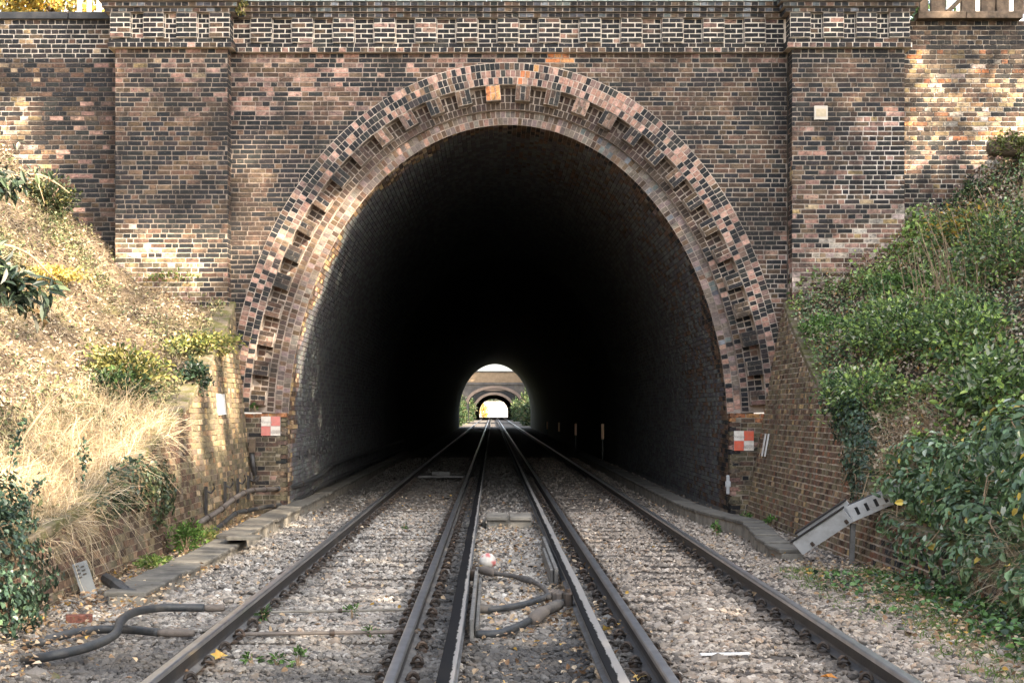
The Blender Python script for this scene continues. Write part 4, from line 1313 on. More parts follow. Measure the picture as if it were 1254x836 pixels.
IVY = [(0.052, 0.092, 0.052), (0.109, 0.184, 0.092), (0.184, 0.282, 0.132), (0.287, 0.402, 0.138), (0.414, 0.494, 0.287)]  # palest tone paints the sheen on the leaves
def blades(P, D, L, w, col, droop=.5, seg=4):
    """thin arching blades as ribbons"""
    n_ = len(P)
    D = unit(D); side = unit(np.cross(D, rnd_dir(n_)))
    rows = []
    for k in range(seg + 1):
        t = k / seg
        c = P + D * (L * t)[:, None] + np.array([0, 0, -1]) * (L * droop * t * t)[:, None] + side * (L * .1 * np.sin(t * 5))[:, None]
        ww = (w * (1 - .8 * t))[:, None] * .5
        rows += [c - side * ww, c + side * ww]
    V = np.stack(rows, 1); m = V.shape[1]
    Fa = np.array([(2 * k, 2 * k + 1, 2 * k + 3, 2 * k + 2) for k in range(seg)])
    F_ = (Fa[None] + (np.arange(n_) * m)[:, None, None]).reshape(-1, 4)
    return V.reshape(-1, 3), F_, np.repeat(col, m, 0)
def merge(lst):
    V = []; F4 = []; F3 = []; C = []; b = 0
    for v, f, c in lst:
        V.append(v); C.append(c); (F4 if f.shape[1] == 4 else F3).append(f + b); b += len(v)
    Fs = ([np.concatenate(F4)] if F4 else []) + ([np.concatenate(F3)] if F3 else [])
    return np.concatenate(V), Fs, np.concatenate(C)
def mesh_of(name, lst, mat, parent=None):
    V, Fs, C = merge(lst)
    return link(name, np_mesh(name, V, Fs, [mat], C), parent)

def shrub(name, lab, c, r, n_, ls, cols, p, stems=7, up=.4, group=None, lw=.5, mat='leaf', cat='shrub', clump=9):
    """a bush: woody stems and leaf clumps spread through the crown's volume"""
    c = Vector(c); r = np.array(r, float)
    t = thing(name, lab, cat, c, group)
    mb = MB(); tips = []
    for k in range(stems):
        d = rnd_dir(1, .8)[0] * r * RNG.uniform(.6, 1.0)
        e = c + Vector(d) + Vector((0, 0, r[2] * .7)); m = c.lerp(e, .5) + Vector(RNG.normal(0, .06, 3) * r)
        rr = .012 * (1 + r.max()); mb.tube(smooth_path([c - Vector((0, 0, .05)), m, e], 3), [rr, rr * .9, rr * .8, rr * .7, rr * .5, rr * .35, rr * .2], 5); tips += [m, e]
    mb.build('stems', M['twig'], t)['kind'] = 'stuff'
    nc = max(3, n_ // 22)
    cen = rnd_dir(nc) * (RNG.uniform(.2, 1, (nc, 1)) ** .45) * r + np.array(c) + np.array([0, 0, r[2] * .75])
    tone = RNG.uniform(.6, 1.35, nc)
    i = RNG.integers(0, nc, n_)
    P = cen[i] + RNG.normal(0, 1, (n_, 3)) * r * (.8 / clump ** .5)
    out_ = unit(P - (np.array(c) + np.array([0, 0, r[2] * .5])))
    D = unit(out_ + rnd_dir(n_) * .9); Nn = unit(out_ + rnd_dir(n_) * .6 + np.array([0, 0, up]))
    L = ls * RNG.uniform(.6, 1.3, n_)
    o = mesh_of('foliage', [leaves_np(P, D, Nn, L, L * lw, cpal(cols, p, n_) * tone[i][:, None])], M[mat], t)
    return t

def bank_pts(n_, side, y0, y1, d0, d1):
    Y = RNG.uniform(y0, y1, n_); d = RNG.uniform(d0, d1, n_)
    wt = wall_top(Y, side)
    X = np.where(side < 0, XL(wt) - .1 - d, XR(wt) + .1 + d)
    return X, Y
def vis(X, Y, Z, m=170):
    px = VPX + X * F / Y; py = VPY - (Z - CZ) * F / Y
    return (px > -m) & (px < 1254 + m) & (py > -m) & (py < 836 + m)
bn = lambda side: np.array([.55 if side < 0 else -.55, 0, .83])

# ---- left bank: dead leaves, thatch and moss
X, Y = bank_pts(70000, -1, 11, 26.95, 0.0, 5.5); Z = bank_z(X, Y); k = vis(X, Y, Z); X, Y, Z = X[k], Y[k], Z[k]
Pn = np.stack([X, Y, Z + RNG.uniform(.0, .05, len(X))], 1)
den = .5 + .5 * sn(X, Y, 1.4, 1); k = RNG.uniform(0, 1, len(X)) < .25 + .6 * den
Pn = Pn[k]; n_ = len(Pn)
L = RNG.uniform(.03, .085, n_)
o = mesh_of('leaf_litter', [leaves_np(Pn, rnd_dir(n_) * np.array([1, 1, .35]), bn(-1) + rnd_dir(n_) * .7, L, L * .6,
    cpal([(.42, .34, .25), (.3, .23, .17), (.5, .43, .34), (.2, .15, .11), (.45, .36, .18), (.12, .1, .08)], [4, 3, 3, 3, .6, 3], n_), True)], M['straw'])
tag(o, kind='stuff')
X, Y = bank_pts(60000, -1, 13, 26.9, 0.0, 4.5); Z = bank_z(X, Y); k = vis(X, Y, Z) & (RNG.uniform(0, 1, len(X)) < np.clip(.12 + .8 * sn(X, Y, .9, 4) + .3 * sn(X, Y, 2.6, 1), .06, 1)); X, Y, Z = X[k], Y[k], Z[k]
n_ = len(X); L = RNG.uniform(.03, .08, n_)
o = mesh_of('ground_cover', [leaves_np(np.stack([X, Y, Z + RNG.uniform(.02, .24, n_)], 1), rnd_dir(n_, .4), bn(-1) + rnd_dir(n_) * .7, L, L * .55,
    cpal([(.17, .19, .08), (.3, .27, .14), (.11, .14, .06), (.4, .35, .2), (.06, .08, .04)], [2, 3, 2, 3, 2], n_))], M['leaf'])
tag(o, kind='stuff')
X, Y = bank_pts(9000, -1, 12, 26.9, 0.0, 5); Z = bank_z(X, Y); k = vis(X, Y, Z); X, Y, Z = X[k], Y[k], Z[k]; n_ = len(X)
o = mesh_of('dry_grass', [blades(np.stack([X, Y, Z], 1), np.array([.5, -.1, .75]) + RNG.normal(0, .45, (n_, 3)), RNG.uniform(.12, .5, n_), RNG.uniform(.005, .01, n_),
    cpal([(.5, .4, .25), (.36, .27, .16), (.58, .5, .36), (.22, .17, .1)], [3, 3, 2, 2], n_), .5)], M['straw'])
tag(o, kind='stuff')

# ---- the pale straw clump that hangs over the wall
def straw_clump(lab, cx, y0, y1, n_, d0, d1, lmin, lmax, dirv, cols, group):
    t = thing('dry_grass_clump', lab, 'grass clump', (cx, (y0 + y1) / 2, float(bank_z(cx, (y0 + y1) / 2))), group)
    side = -1 if cx < 0 else 1
    X, Y = bank_pts(n_, side, y0, y1, d0, d1); Z = bank_z(X, Y)
    tuft = np.floor(Y / .22) * 12.9 + np.floor(X / .22) * 4.1
    td = np.stack([np.sin(tuft), np.cos(tuft * 1.7), np.sin(tuft * 2.3)], 1) * .55
    D = np.array(dirv) + td + RNG.normal(0, .55, (n_, 3))
    o = mesh_of('blades', [blades(np.stack([X, Y, Z - .02], 1), D, RNG.uniform(lmin, lmax, n_), RNG.uniform(.0045, .0095, n_), cpal(cols, [4, 3, 3, 2], n_, .3), RNG.uniform(.15, .85, n_), 5)], M['straw'], t)
    return t
STRAW = [(.62, .5, .33), (.52, .39, .23), (.68, .58, .42), (.33, .24, .14)]
straw_clump('large pale clump of dry grass spilling over the low end of the olive wall', -5.0, 15.2, 21, 8500, .0, 1.3, .3, 1.0, (.24, -.12, .85), STRAW, 'dry grass clumps')
straw_clump('thin dry grass stems combed downhill below the pale clump', -4.6, 14.0, 16.0, 1500, -.02, .3, .25, .6, (.4, -.1, .35), STRAW, 'dry grass clumps')
straw_clump('straw coloured grass tuft poking from the ivy above the chute', 5.1, 16.6, 20.5, 3200, .1, 1.1, .3, .7, (-.5, -.2, .5), [(.5, .38, .24), (.4, .3, .19), (.58, .46, .32), (.28, .2, .12)], 'dry grass clumps')
straw_clump('straw coloured grass tuft low at the right edge beside the weeds', 4.5, 12.4, 14.2, 1500, .0, .5, .35, .7, (-.5, -.2, .45), [(.45, .35, .22), (.36, .27, .17), (.52, .43, .3), (.25, .2, .1)], 'dry grass clumps')

# ---- left shrubs
def pb_(px, py, side): return hit_bank(px, py, side)
YG = [(.3, .27, .08), (.2, .22, .06), (.42, .36, .14), (.1, .12, .04), (.06, .085, .035)]
shrub('shrub', 'olive and yellow leaved bush halfway down the dry bank', pb_(150, 470, -1), (.6, .5, .28), 1500, .085, YG, [3, 3, 3, 2, 2], group='bushes on the dry bank')
shrub('shrub', 'dark green lower half of bush rising behind the straw clump', pb_(150, 495, -1), (.4, .4, .26), 900, .075, GREENS, [3, 3, 1, 0, 3], group='bushes on the dry bank')
shrub('shrub', 'small dark glossy bush at the edge of the olive retaining wall', pb_(238, 478, -1), (.2, .22, .22), 520, .075, [(.02, .04, .022), (.03, .06, .03), (.05, .085, .045)], [3, 3, 1], lw=.55, mat='ivy', group='bushes on the dry bank')
shrub('shrub', 'round dark bush growing against the soot black wing wall', pb_(60, 262, -1), (.38, .3, .36), 1500, .075, [(.05, .07, .03), (.09, .1, .04), (.2, .17, .06), (.03, .045, .02)], [3, 3, 1, 3], group='bushes on the dry bank')
shrub('shrub', 'low leafy yellow green clump by the top of the olive wall', pb_(250, 430, -1), (.5, .8, .14), 1500, .07, YG, [3, 4, 2, 2, 1], group='bushes on the dry bank')
shrub('shrub', 'yellow mossy mound glowing below the hanging branches', pb_(60, 345, -1), (.45, .6, .12), 1300, .06, [(.5, .36, .08), (.42, .33, .1), (.55, .45, .2), (.3, .25, .06)], [3, 3, 2, 2], group='bushes on the dry bank')
shrub('shrub', 'sparse green sprigs beside the brick pilaster foot', pb_(215, 345, -1), (.5, .4, .09), 600, .06, [(.12, .2, .05), (.2, .26, .07), (.35, .3, .12)], [2, 3, 2], group='bushes on the dry bank')
# dead branches on the bank
for (a, b, lab) in (((10, 560), (75, 480), 'long bare pale stem leaning through the grass at the bank edge'), ((20, 215), (70, 225), 'bare brown branch crossing in front of the wing wall'),
                    ((5, 300), (60, 335), 'bent mossy branch under the hanging leaves')):
    p = at(a[0], a[1], 16.5 if a[1] > 400 else 20); q = at(b[0], b[1], 17 if a[1] > 400 else 20.5)
    t = thing('bare_branch', lab, 'branch', p, 'bare branches'); mb = MB(); m = p.lerp(q, .5) + Vector((0, .1, .08))
    mb.tube(smooth_path([p - Vector((.3, 0, .05)), p, m, q, q + Vector((.15, .05, -.12))], 4), [.022] * 6 + [.016] * 6 + [.009] * 5, 6)
    mb.build('stem', M['twig'], t)
    mb = MB()
    for k in range(5):
        s0 = p.lerp(q, .2 + .15 * k); mb.tube([s0, s0 + Vector(RNG.normal(0, .12, 3)) + Vector((.08, 0, -.05))], [.009, .004], 5)
    mb.build('twigs', M['twig'], t)
# overhanging evergreen branches at the left edge
def spray(lab, pts, n_, ls, cols, p, spread, group, mat='ivy'):
    t = thing('hanging_branch', lab, 'branch', pts[0], group)
    mb = MB(); sp = smooth_path(pts, 6); mb.tube(sp, list(np.linspace(.03, .008, len(sp))), 6)
    ends = []
    for k in range(10):
        a = sp[min(len(sp) - 1, 3 + int(k * (len(sp) - 4) / 10))]; b = a + Vector(RNG.normal(0, spread * .8, 3)); mb.tube([a, a.lerp(b, .5) + Vector((0, 0, .03)), b], [.01, .008, .004], 5); ends.append(b)
    mb.build('stem', M['twig'], t)
    E = np.array([list(e) for e in ends] + [list(q) for q in sp[4:]]); i = RNG.integers(0, len(E), n_)
    P = E[i] + RNG.normal(0, spread * .3, (n_, 3))
    D = unit(rnd_dir(n_) * .8 + np.array([.25, -.1, -.5])); L = ls * RNG.uniform(.6, 1.25, n_)
    mesh_of('foliage', [leaves_np(P, D, rnd_dir(n_, 1.0), L, L * .34, cpal(cols, p, n_))], M[mat], t)
EV = [(.02, .035, .025), (.035, .055, .035), (.06, .085, .05), (.15, .2, .09), (.2, .2, .16)]
spray('drooping evergreen branch with long dark leaves at the picture edge', [at(-60, 300, 13), at(-25, 330, 13.2), at(5, 335, 13.4), at(30, 355, 13.5)], 330, .17, EV, [3, 3, 2, 1, 1], .2, 'evergreen branches')
spray('upper evergreen branch with paler leaves before the wing wall', [at(-60, 190, 14.5), at(-20, 215, 14.7), at(10, 225, 15), at(28, 215, 15)], 170, .13, EV, [2, 3, 3, 1, 3], .17, 'evergreen branches')
spray('mossy brown branch with hanging dry leaves below the evergreen leaves', [at(-50, 365, 14), at(-10, 360, 14), at(25, 365, 14.2), at(50, 385, 14.4)], 170, .1, [(.2, .13, .06), (.1, .1, .05), (.32, .22, .1), (.05, .06, .035)], [3, 3, 2, 2], .16, 'evergreen branches', 'leaf')

# ---- ivy mounds and creeper
def ivy_mass(lab, cells, n_, ls, cols, p, name='ivy', group=None, mat='ivy', thick=.12, lw=.85, pal_dir=(0, 0, 1)):
    """ivy hung over a set of soft mounds: (centre, radii)"""
    t = thing(name, lab, 'ivy' if name == 'ivy' else 'bramble', cells[0][0], group)
    lst = []
    for (c, r) in cells:
        m = max(20, int(n_ * np.prod(r) ** (2 / 3) / sum(np.prod(q[1]) ** (2 / 3) for q in cells)))
        d = rnd_dir(m); r = np.array(r, float)
        rad = 1 - np.abs(RNG.normal(0, thick, (m, 1)))
        bump = 1 + .16 * np.sin(d[:, :1] * 9 + d[:, 1:2] * 7 + c[0] * 5) + .1 * np.sin(d[:, 2:3] * 13 + 2)
        P = np.array(c) + d * r * rad * bump
        nn = unit(d / r)
        D = unit(np.cross(nn, rnd_dir(m)) + np.array([0, 0, -.35]) + nn * .25); Nn = unit(nn + rnd_dir(m) * .45)
        L = ls * RNG.uniform(.55, 1.3, m)
        tone = .75 + .5 * RNG.uniform(0, 1, (m, 1))
        lst.append(leaves_np(P, D, Nn, L, L * lw, cpal(cols, p, m) * tone))
    mesh_of('foliage', lst, M[mat], t)
    mb = MB()
    for (c, r) in cells[:4]:
        for k in range(6):
            d = rnd_dir(1, -.1)[0] * np.array(r) * 1.02; e = Vector(c) + Vector(d)
            mb.tube([e, e + Vector(RNG.normal(0, .15, 3) * np.array(r)), e + Vector((RNG.normal(0, .1), RNG.normal(0, .1), -r[2] * .6))], .007, 5)
    mb.build('runners', M['twig'], t)['kind'] = 'stuff'
    return t
DIVY = [(0.022, 0.043, 0.027), (0.037, 0.069, 0.043), (0.062, 0.106, 0.062), (0.112, 0.175, 0.094)]
ivy_mass('dark ivy mound filling the near corner below the dry grass', [((-4.5, 13.3, .35), (.5, .9, .6)), ((-4.3, 12.6, .12), (.42, .6, .42)), ((-4.85, 14.2, .8), (.5, .7, .5)), ((-4.75, 13.2, .98), (.4, .5, .35))], 8000, .055, DIVY, [4, 4, 3, 1], group='ivy by the tracks')
ivy_mass('ivy draped over the low brick wall end beside the fern', [((-4.34, 18.2, .95), (.18, .9, .28)), ((-4.28, 19.3, .8), (.15, .5, .4)), ((-4.36, 16.9, .8), (.17, .7, .16))], 2200, .06, [(.03, .05, .025), (.05, .08, .04), (.09, .12, .05), (.2, .2, .1)], [4, 3, 2, 1], group='ivy by the tracks')
for pts, lab in (([(30, 520), (20, 545), (8, 590)], 'dark twig of small leaves crossing the pale grass near the edge'), ([(100, 545), (105, 565), (95, 600)], 'dark sprig standing in the middle of the pale grass'),
                 ([(170, 562), (150, 572), (125, 590)], 'leafy bramble sprig rising from the pale grass'), ([(50, 590), (35, 610), (10, 640)], 'dark leafy sprig above the ivy mound')):
    Yp = 13.6 if pts[0][0] < 60 else 15.4
    t = thing('leafy_sprig', lab, 'sprig', at(*pts[-1], Yp), 'sprigs in the dry grass'); P = [at(a, b, Yp) for a, b in pts][::-1]; mb = MB(); sp = smooth_path(P, 8); mb.tube(sp, .006, 5); mb.build('stem', M['twig'], t)
    E = np.array([list(q) for q in sp]); m = 60; i = RNG.integers(2, len(E), m); L = RNG.uniform(.035, .07, m)
    mesh_of('foliage', [leaves_np(E[i] + RNG.normal(0, .025, (m, 3)), rnd_dir(m, .2), rnd_dir(m, .8), L, L * .6, cpal(DIVY, [3, 3, 2, 1], m))], M['ivy'], t)
# fern
g = at(213, 668, 20.5)
shrub('fern', 'bright green feathery fern growing at the foot of the olive wall', (-4.0, 19.6, .02), (.17, .18, .2), 700, .06, [(.07, .15, .03), (.11, .21, .04), (.17, .28, .06), (.05, .1, .025)], [3, 3, 2, 1], lw=.35, cat='fern', up=.8)
shrub('weed', 'small leafy green weed beside the bright fern', (-3.98, 17.6, .02), (.16, .3, .08), 260, .06, [(.1, .18, .04), (.2, .26, .07)], [1, 1], stems=4, cat='weed', group='weeds along the cess')
shrub('weed', 'yellow green weeds on the soil behind the trough lids', (-3.95, 20.8, .06), (.15, .4, .1), 260, .06, [(.14, .2, .05), (.3, .28, .1)], [1, 1], stems=4, cat='weed', group='weeds along the cess')

# ---- right bank
X, Y = bank_pts(95000, 1, 9, 26.9, -.05, 6.5); Z = bank_z(X, Y); k = vis(X, Y, Z); X, Y, Z = X[k], Y[k], Z[k]
bare = np.clip(sn(X, Y, 1.1, 2) * 1.6 - .05, 0, .95)
# a bare earth strip under the wing wall and a drier patch lower down
k = RNG.uniform(0, 1, len(X)) > bare; X, Y, Z = X[k], Y[k], Z[k]
k = RNG.uniform(0, 1, len(X)) < np.clip(.35 + (Y - 12) / 18, .35, 1); X, Y, Z = X[k], Y[k], Z[k]
n_ = len(X)
hgt = np.abs(RNG.normal(0, .11, n_)) + .34 * np.clip(sn(X, Y, 2.3, 5) + .5 * sn(X, Y, 4.7, 2), 0, 1.2) ** 1.5
sp_ = sn(X, Y, .8, 7) + .5 * sn(X, Y, 2.1, 3)         # patches of different plants
L = np.where(sp_ > .25, RNG.uniform(.05, .1, n_), np.where(sp_ < -.25, RNG.uniform(.03, .06, n_), RNG.uniform(.04, .085, n_)))
light = np.clip(.5 + 1.1 * sp_, 0, 1)[:, None]
ca = cpal(IVY, [3, 4, 3.5, 2, 1.5], n_, .4); cbb = cpal([(.17, .27, .07), (.27, .39, .09), (.4, .48, .15), (.08, .135, .05)], [3, 3, 2, 2], n_, .35)
o = mesh_of('ivy_cover', [leaves_np(np.stack([X, Y, Z + .02 + np.clip(hgt, 0, .5)], 1), rnd_dir(n_) + np.array([-.4, -.2, -.1]), bn(1) + rnd_dir(n_) * .65, L, L * .8, ca * (1 - light) + cbb * light, True)], M['ivy'])
tag(o, kind='stuff')
X, Y = bank_pts(42000, 1, 10, 26.9, 0, 6); Z = bank_z(X, Y); k = vis(X, Y, Z); X, Y, Z = X[k], Y[k], Z[k]; n_ = len(X); L = RNG.uniform(.035, .085, n_)
o = mesh_of('leaf_litter', [leaves_np(np.stack([X, Y, Z + RNG.uniform(.02, .34, n_)], 1), rnd_dir(n_), bn(1) + rnd_dir(n_) * .7, L, L * .6,
    cpal([(.42, .33, .24), (.3, .21, .13), (.5, .42, .33), (.2, .13, .08), (.45, .26, .08)], [4, 3, 3, 3, .6], n_), True)], M['straw'])
tag(o, kind='stuff')
BR = [(0.057, 0.103, 0.046), (0.115, 0.190, 0.069), (0.196, 0.287, 0.092), (0.322, 0.437, 0.115), (0.437, 0.471, 0.333)]  # two palest tones paint in highlights on the leaves
sh = [((1095, 425), (.75, .8, .5), 3600, .075, BR, [3, 3.5, 3, 2, 1], 'broad dark green bush spreading down the ivy bank'),
      ((1180, 430), (.6, .7, .5), 2600, .08, BR, [3, 3.5, 3, 2, 1], 'tall green bush beside the dead stems'),
      ((1060, 500), (.5, .6, .4), 2200, .07, BR, [3, 4, 3, 1.4, .8], 'rounded dark bush hanging over the sloping wall'),
      ((1230, 330), (.6, .6, .55), 2200, .08, BR, [3, 3.5, 3, 2, 1], 'green bush at the upper edge of the ivy bank'),
      ((1225, 500), (.55, .6, .45), 1800, .1, BR, [3, 4, 3, 1.5, 1.5], 'bush with larger grey green leaves near the picture edge'),
      ((1010, 400), (.35, .5, .18), 900, .07, [(.09, .17, .04), (.14, .25, .06), (.06, .11, .04), (.2, .3, .1)], [3, 3, 3, 1], 'low bright green leaves at the top of the sloping wall'),
      ((1120, 345), (.7, .5, .14), 1300, .075, [(.09, .17, .04), (.14, .25, .06), (.06, .11, .04), (.2, .3, .1)], [3, 3, 3, 1], 'bright young leaves below the bare earth'),
      ((1200, 285), (.7, .4, .32), 1500, .075, [(.12, .16, .05), (.2, .22, .06), (.45, .28, .06), (.06, .1, .035)], [3, 3, 2.4, 3], 'autumn tinted bush with yellow leaves under the buff wall'),
      ((1185, 245), (.2, .2, .25), 420, .06, GREENS, [3, 3, 1, 0, 3], 'small dark shrub rooted against the buff wing wall')]
for (px, r, n_, ls, cols, p, lab) in sh:
    shrub('shrub', lab, pb_(px[0], px[1] + 12, 1), r, n_, ls, cols, p, group='bushes on the ivy bank')
ivy_mass('dark ivy curtain hanging down the sloping brown wall', [((4.86, 19.9, 1.2), (.18, .5, .5)), ((4.78, 19.3, .8), (.15, .4, .42)), ((4.95, 20.8, 1.65), (.18, .6, .35)), ((5.02, 21.8, 2.0), (.17, .6, .3))], 3600, .06, DIVY, [3, 4, 3, 1], group='ivy on the wall')
ivy_mass('bramble with large green leaves arching over the grey chute', [((4.95, 17.6, .98), (.36, .6, .2)), ((5.0, 16.7, .88), (.4, .7, .3)), ((4.95, 15.4, .75), (.4, .8, .32)), ((4.75, 14.2, .4), (.3, .6, .4)), ((4.66, 16.4, .36), (.16, .7, .2)), ((4.64, 15.0, .3), (.2, .6, .25)), ((4.7, 17.5, .5), (.16, .5, .14)), ((5.15, 16.0, 1.25), (.4, .7, .32)), ((5.3, 18.4, 1.3), (.4, .6, .25))], 4300, .1, [(0.058, 0.104, 0.055), (0.098, 0.169, 0.078), (0.156, 0.247, 0.111), (0.312, 0.364, 0.273), (0.585, 0.442, 0.091)], [3, 4, 3, .5, .2], name='bramble', lw=.62)
ivy_mass('bramble thicket of bigger leaves at the right hand edge', [((5.0, 13.4, 1.0), (.4, .6, .5)), ((4.7, 12.7, .35), (.35, .5, .28)), ((5.15, 14.6, 1.5), (.4, .7, .4))], 2200, .1, [(0.058, 0.104, 0.055), (0.098, 0.169, 0.078), (0.156, 0.247, 0.111), (0.364, 0.403, 0.338), (0.585, 0.442, 0.091)], [3, 4, 3, .7, .3], name='bramble', lw=.62)
# dead stems on the right bank
t = thing('dead_stems', 'cluster of tall thin dead stems leaning over the ivy bank', 'dead plant', pb_(1180, 390, 1))
mb = MB(); b0 = pb_(1175, 375, 1)
for k in range(85):
    p = b0 + Vector((RNG.normal(0, .55), RNG.normal(0, .35), 0)); p.z = float(bank_z(p.x, p.y))
    e = p + Vector((RNG.normal(-.12, .22), RNG.normal(0, .15), RNG.uniform(.6, 1.4))); mb.tube([p, p.lerp(e, .5) + Vector((.04, 0, 0)), e], [.009, .007, .004], 4)
mb.build('stems', M['twig'], t)
# mossy log
t = thing('mossy_log', 'thick mossy log jutting from the bank in front of the pale wall', 'log', at(1240, 182, 26.3))
mb = MB(); mb.tube(smooth_path([at(1208, 184, 26.3), at(1214, 183, 26.3), at(1235, 180, 26.35), at(1300, 176, 26.5)], 4), [.02, .07, .11, .12, .11, .15, .13, .16, .19, .17, .2, .19, .22], 9)
o = mb.build('log', M['bark'], t, True)
n_ = 620; P = np.array([list(at(px, 175, 26.2)) for px in RNG.uniform(1215, 1300, n_)]) + RNG.normal(0, .08, (n_, 3)); L = RNG.uniform(.04, .09, n_)
mesh_of('moss', [leaves_np(P, rnd_dir(n_), rnd_dir(n_, 1), L, L * .6, cpal([(.12, .14, .04), (.2, .2, .06), (.06, .08, .03)], [3, 2, 2], n_))], M['leaf'], t)

# ---- weeds and litter on the ballast
def weed(lab, p, r, n_, ls, cols, group='weeds in the ballast'):
    shrub('weed', lab, p, r, n_, ls, cols, [1] * len(cols), stems=3, cat='weed', group=group, lw=.35, up=.8)
WG = [(.08, .15, .04), (.12, .22, .06), (.05, .09, .03)]
for px, py, lab in ((309, 813, 'weed nearest the near rail, leftmost of the pair'), (341, 812, 'weed beside the brownish rod, right of its twin'), (366, 815, 'tiny weed with a stalk beside the near rail'),
                    (455, 779, 'dark weed at the end of the brownish rod'), (431, 756, 'small weed between the two rods'), (324, 757, 'brown green weed growing against the rail'), (495, 646, 'lone seedling between the left hand rails far up')):
    weed(lab, gp(px, py, .0), (.06, .06, .055), 46, .05, WG)
for px, py, r, lab in ((912, 636, (.08, .1, .05), 'leafy weed at the corner of the kerb trough'), (878, 650, (.05, .05, .09), 'upright weed on the stones before the kerb'), (943, 640, (.12, .08, .04), 'flat green weed at the foot of the sloping wall')):
    weed(lab, gp(px, py, .05), r, 90, .06, [(.1, .2, .05), (.16, .3, .07), (.06, .11, .03)], 'weeds along the cess')
# green verge at the lower right
n_ = 15000; Y = RNG.uniform(9.6, 17.8, n_); X = 3.2 + RNG.uniform(0, 1, n_) ** .7 * 1.7; k = (RNG.uniform(0, 1, n_) < np.clip(.35 + .9 * sn(X, Y, 2.4, 1) + (X - 3.7) * .5, .03, 1)); X, Y = X[k], Y[k]; n_ = len(X)
o = mesh_of('grass', [blades(np.stack([X, Y, np.full(n_, -.03)], 1), RNG.normal(0, .5, (n_, 3)) + np.array([0, 0, .9]), RNG.uniform(.08, .21, n_), RNG.uniform(.005, .01, n_), cpal([(.12, .2, .04), (.2, .28, .07), (.07, .12, .03), (.36, .3, .15)], [3, 2, 2, 1.2], n_), .6)], M['leaf'])
tag(o, kind='stuff')
n_ = 5000; Y = RNG.uniform(9.6, 16.5, n_); X = 3.4 + RNG.uniform(0, 1, n_) ** .6 * 1.4; k = (RNG.uniform(0, 1, n_) < np.clip(.2 + .8 * sn(X, Y, 1.7, 6) + (X - 3.8) * .6, .02, 1)); X, Y = X[k], Y[k]; n_ = len(X); L = RNG.uniform(.035, .085, n_)
o = mesh_of('ground_cover', [leaves_np(np.stack([X, Y, RNG.uniform(.01, .13, n_)], 1), rnd_dir(n_) * np.array([1, 1, .4]), rnd_dir(n_, 2), L, L * .8, cpal([(.05, .1, .035), (.08, .17, .045), (.13, .24, .06), (.03, .055, .03)], [3, 3, 2, 2], n_))], M['ivy'])
tag(o, kind='stuff')
# autumn leaves
def litter_pts(n_, y0, y1, x0, x1):
    return RNG.uniform(x0, x1, n_), RNG.uniform(y0, y1, n_)
sets = [litter_pts(520, 9.5, 26, -.2, .7), litter_pts(900, 8, 32, -4.1, 4.2), litter_pts(1500, 10, 17.5, -4.7, -3.2), litter_pts(1300, 9.8, 18, 3.5, 4.9), litter_pts(420, 17, 26, -4.2, -3.7), litter_pts(160, 10, 22, .65, 1.1), litter_pts(160, 12.5, 15.5, .3, .75)]
X = np.concatenate([s[0] for s in sets]); Y = np.concatenate([s[1] for s in sets]); n_ = len(X); L = RNG.uniform(.025, .07, n_)
o = mesh_of('fallen_leaves', [leaves_np(np.stack([X, Y, np.full(n_, .02) + RNG.uniform(0, .05, n_)], 1), rnd_dir(n_) * np.array([1, 1, .3]), rnd_dir(n_, 2.0), L, L * .7,
    cpal([(.46, .34, .22), (.36, .24, .14), (.52, .42, .3), (.24, .15, .09), (.55, .34, .09)], [4, 3, 3, 3, .9], n_, .3))], M['straw'])
tag(o, kind='stuff')
for px, py, L0, colr, lab in ((270, 803, .15, (.65, .42, .12), 'yellow fallen leaf on the dark stones beside the near rail'), (12, 786, .17, (.5, .37, .23), 'large pale dry leaf lying in the near corner by the ivy'), (1012, 828, .14, (.6, .26, .06), 'orange fallen leaf by the far side of the near right rail'),
                              (783, 828, .15, (.62, .4, .14), 'torn yellow leaf lying against the foot of a rail'), (650, 771, .1, (.62, .46, .28), 'pale leaf resting on the thick jointed cable'), (610, 752, .1, (.66, .5, .34), 'pale curled leaf between the two dark cables'), (745, 770, .13, (.6, .4, .12), 'yellow leaf caught between the conductor rail and the running rail'),
                              (72, 828, .13, (.55, .42, .26), 'brown leaf lying below the curled hose')):
    # a lobed, curled leaf with a stalk
    p = gp(px, py, .045); rr_ = random.Random(px); L0 *= .62; V = [(0, 0, 0)]; m_ = 14; tilt = Matrix.Rotation(rr_.uniform(-.5, .5), 3, 'X') @ Matrix.Rotation(rr_.uniform(0, 6), 3, 'Z')
    for k in range(m_):
        a_ = 2 * math.pi * k / m_; q = L0 * (.62 if k % 2 else 1.0) * (.75 + .25 * math.cos(a_)) * rr_.uniform(.85, 1.1)
        V.append((q * math.cos(a_), q * math.sin(a_) * .85, .35 * q * q / L0 * math.sin(2 * a_ + 1) + rr_.uniform(0, .012)))
    V += [(-L0 * .4, -.003, .004), (-L0 * 1.3, 0, .03), (-L0 * .4, .003, .004)]
    V = np.array([list(p + tilt @ Vector(v_)) for v_ in V]); F_ = np.array([(0, 1 + k, 1 + (k + 1) % m_) for k in range(m_)] + [(m_ + 1, m_ + 2, m_ + 3)])
    C = np.array([[c_ * rr_.uniform(.7, 1.1) for c_ in colr] for _ in V])
    o = link('fallen_leaf', np_mesh('fallen_leaf', V, F_, [M['straw']], C)); tag(o, lab, 'leaf', 'large fallen leaves')
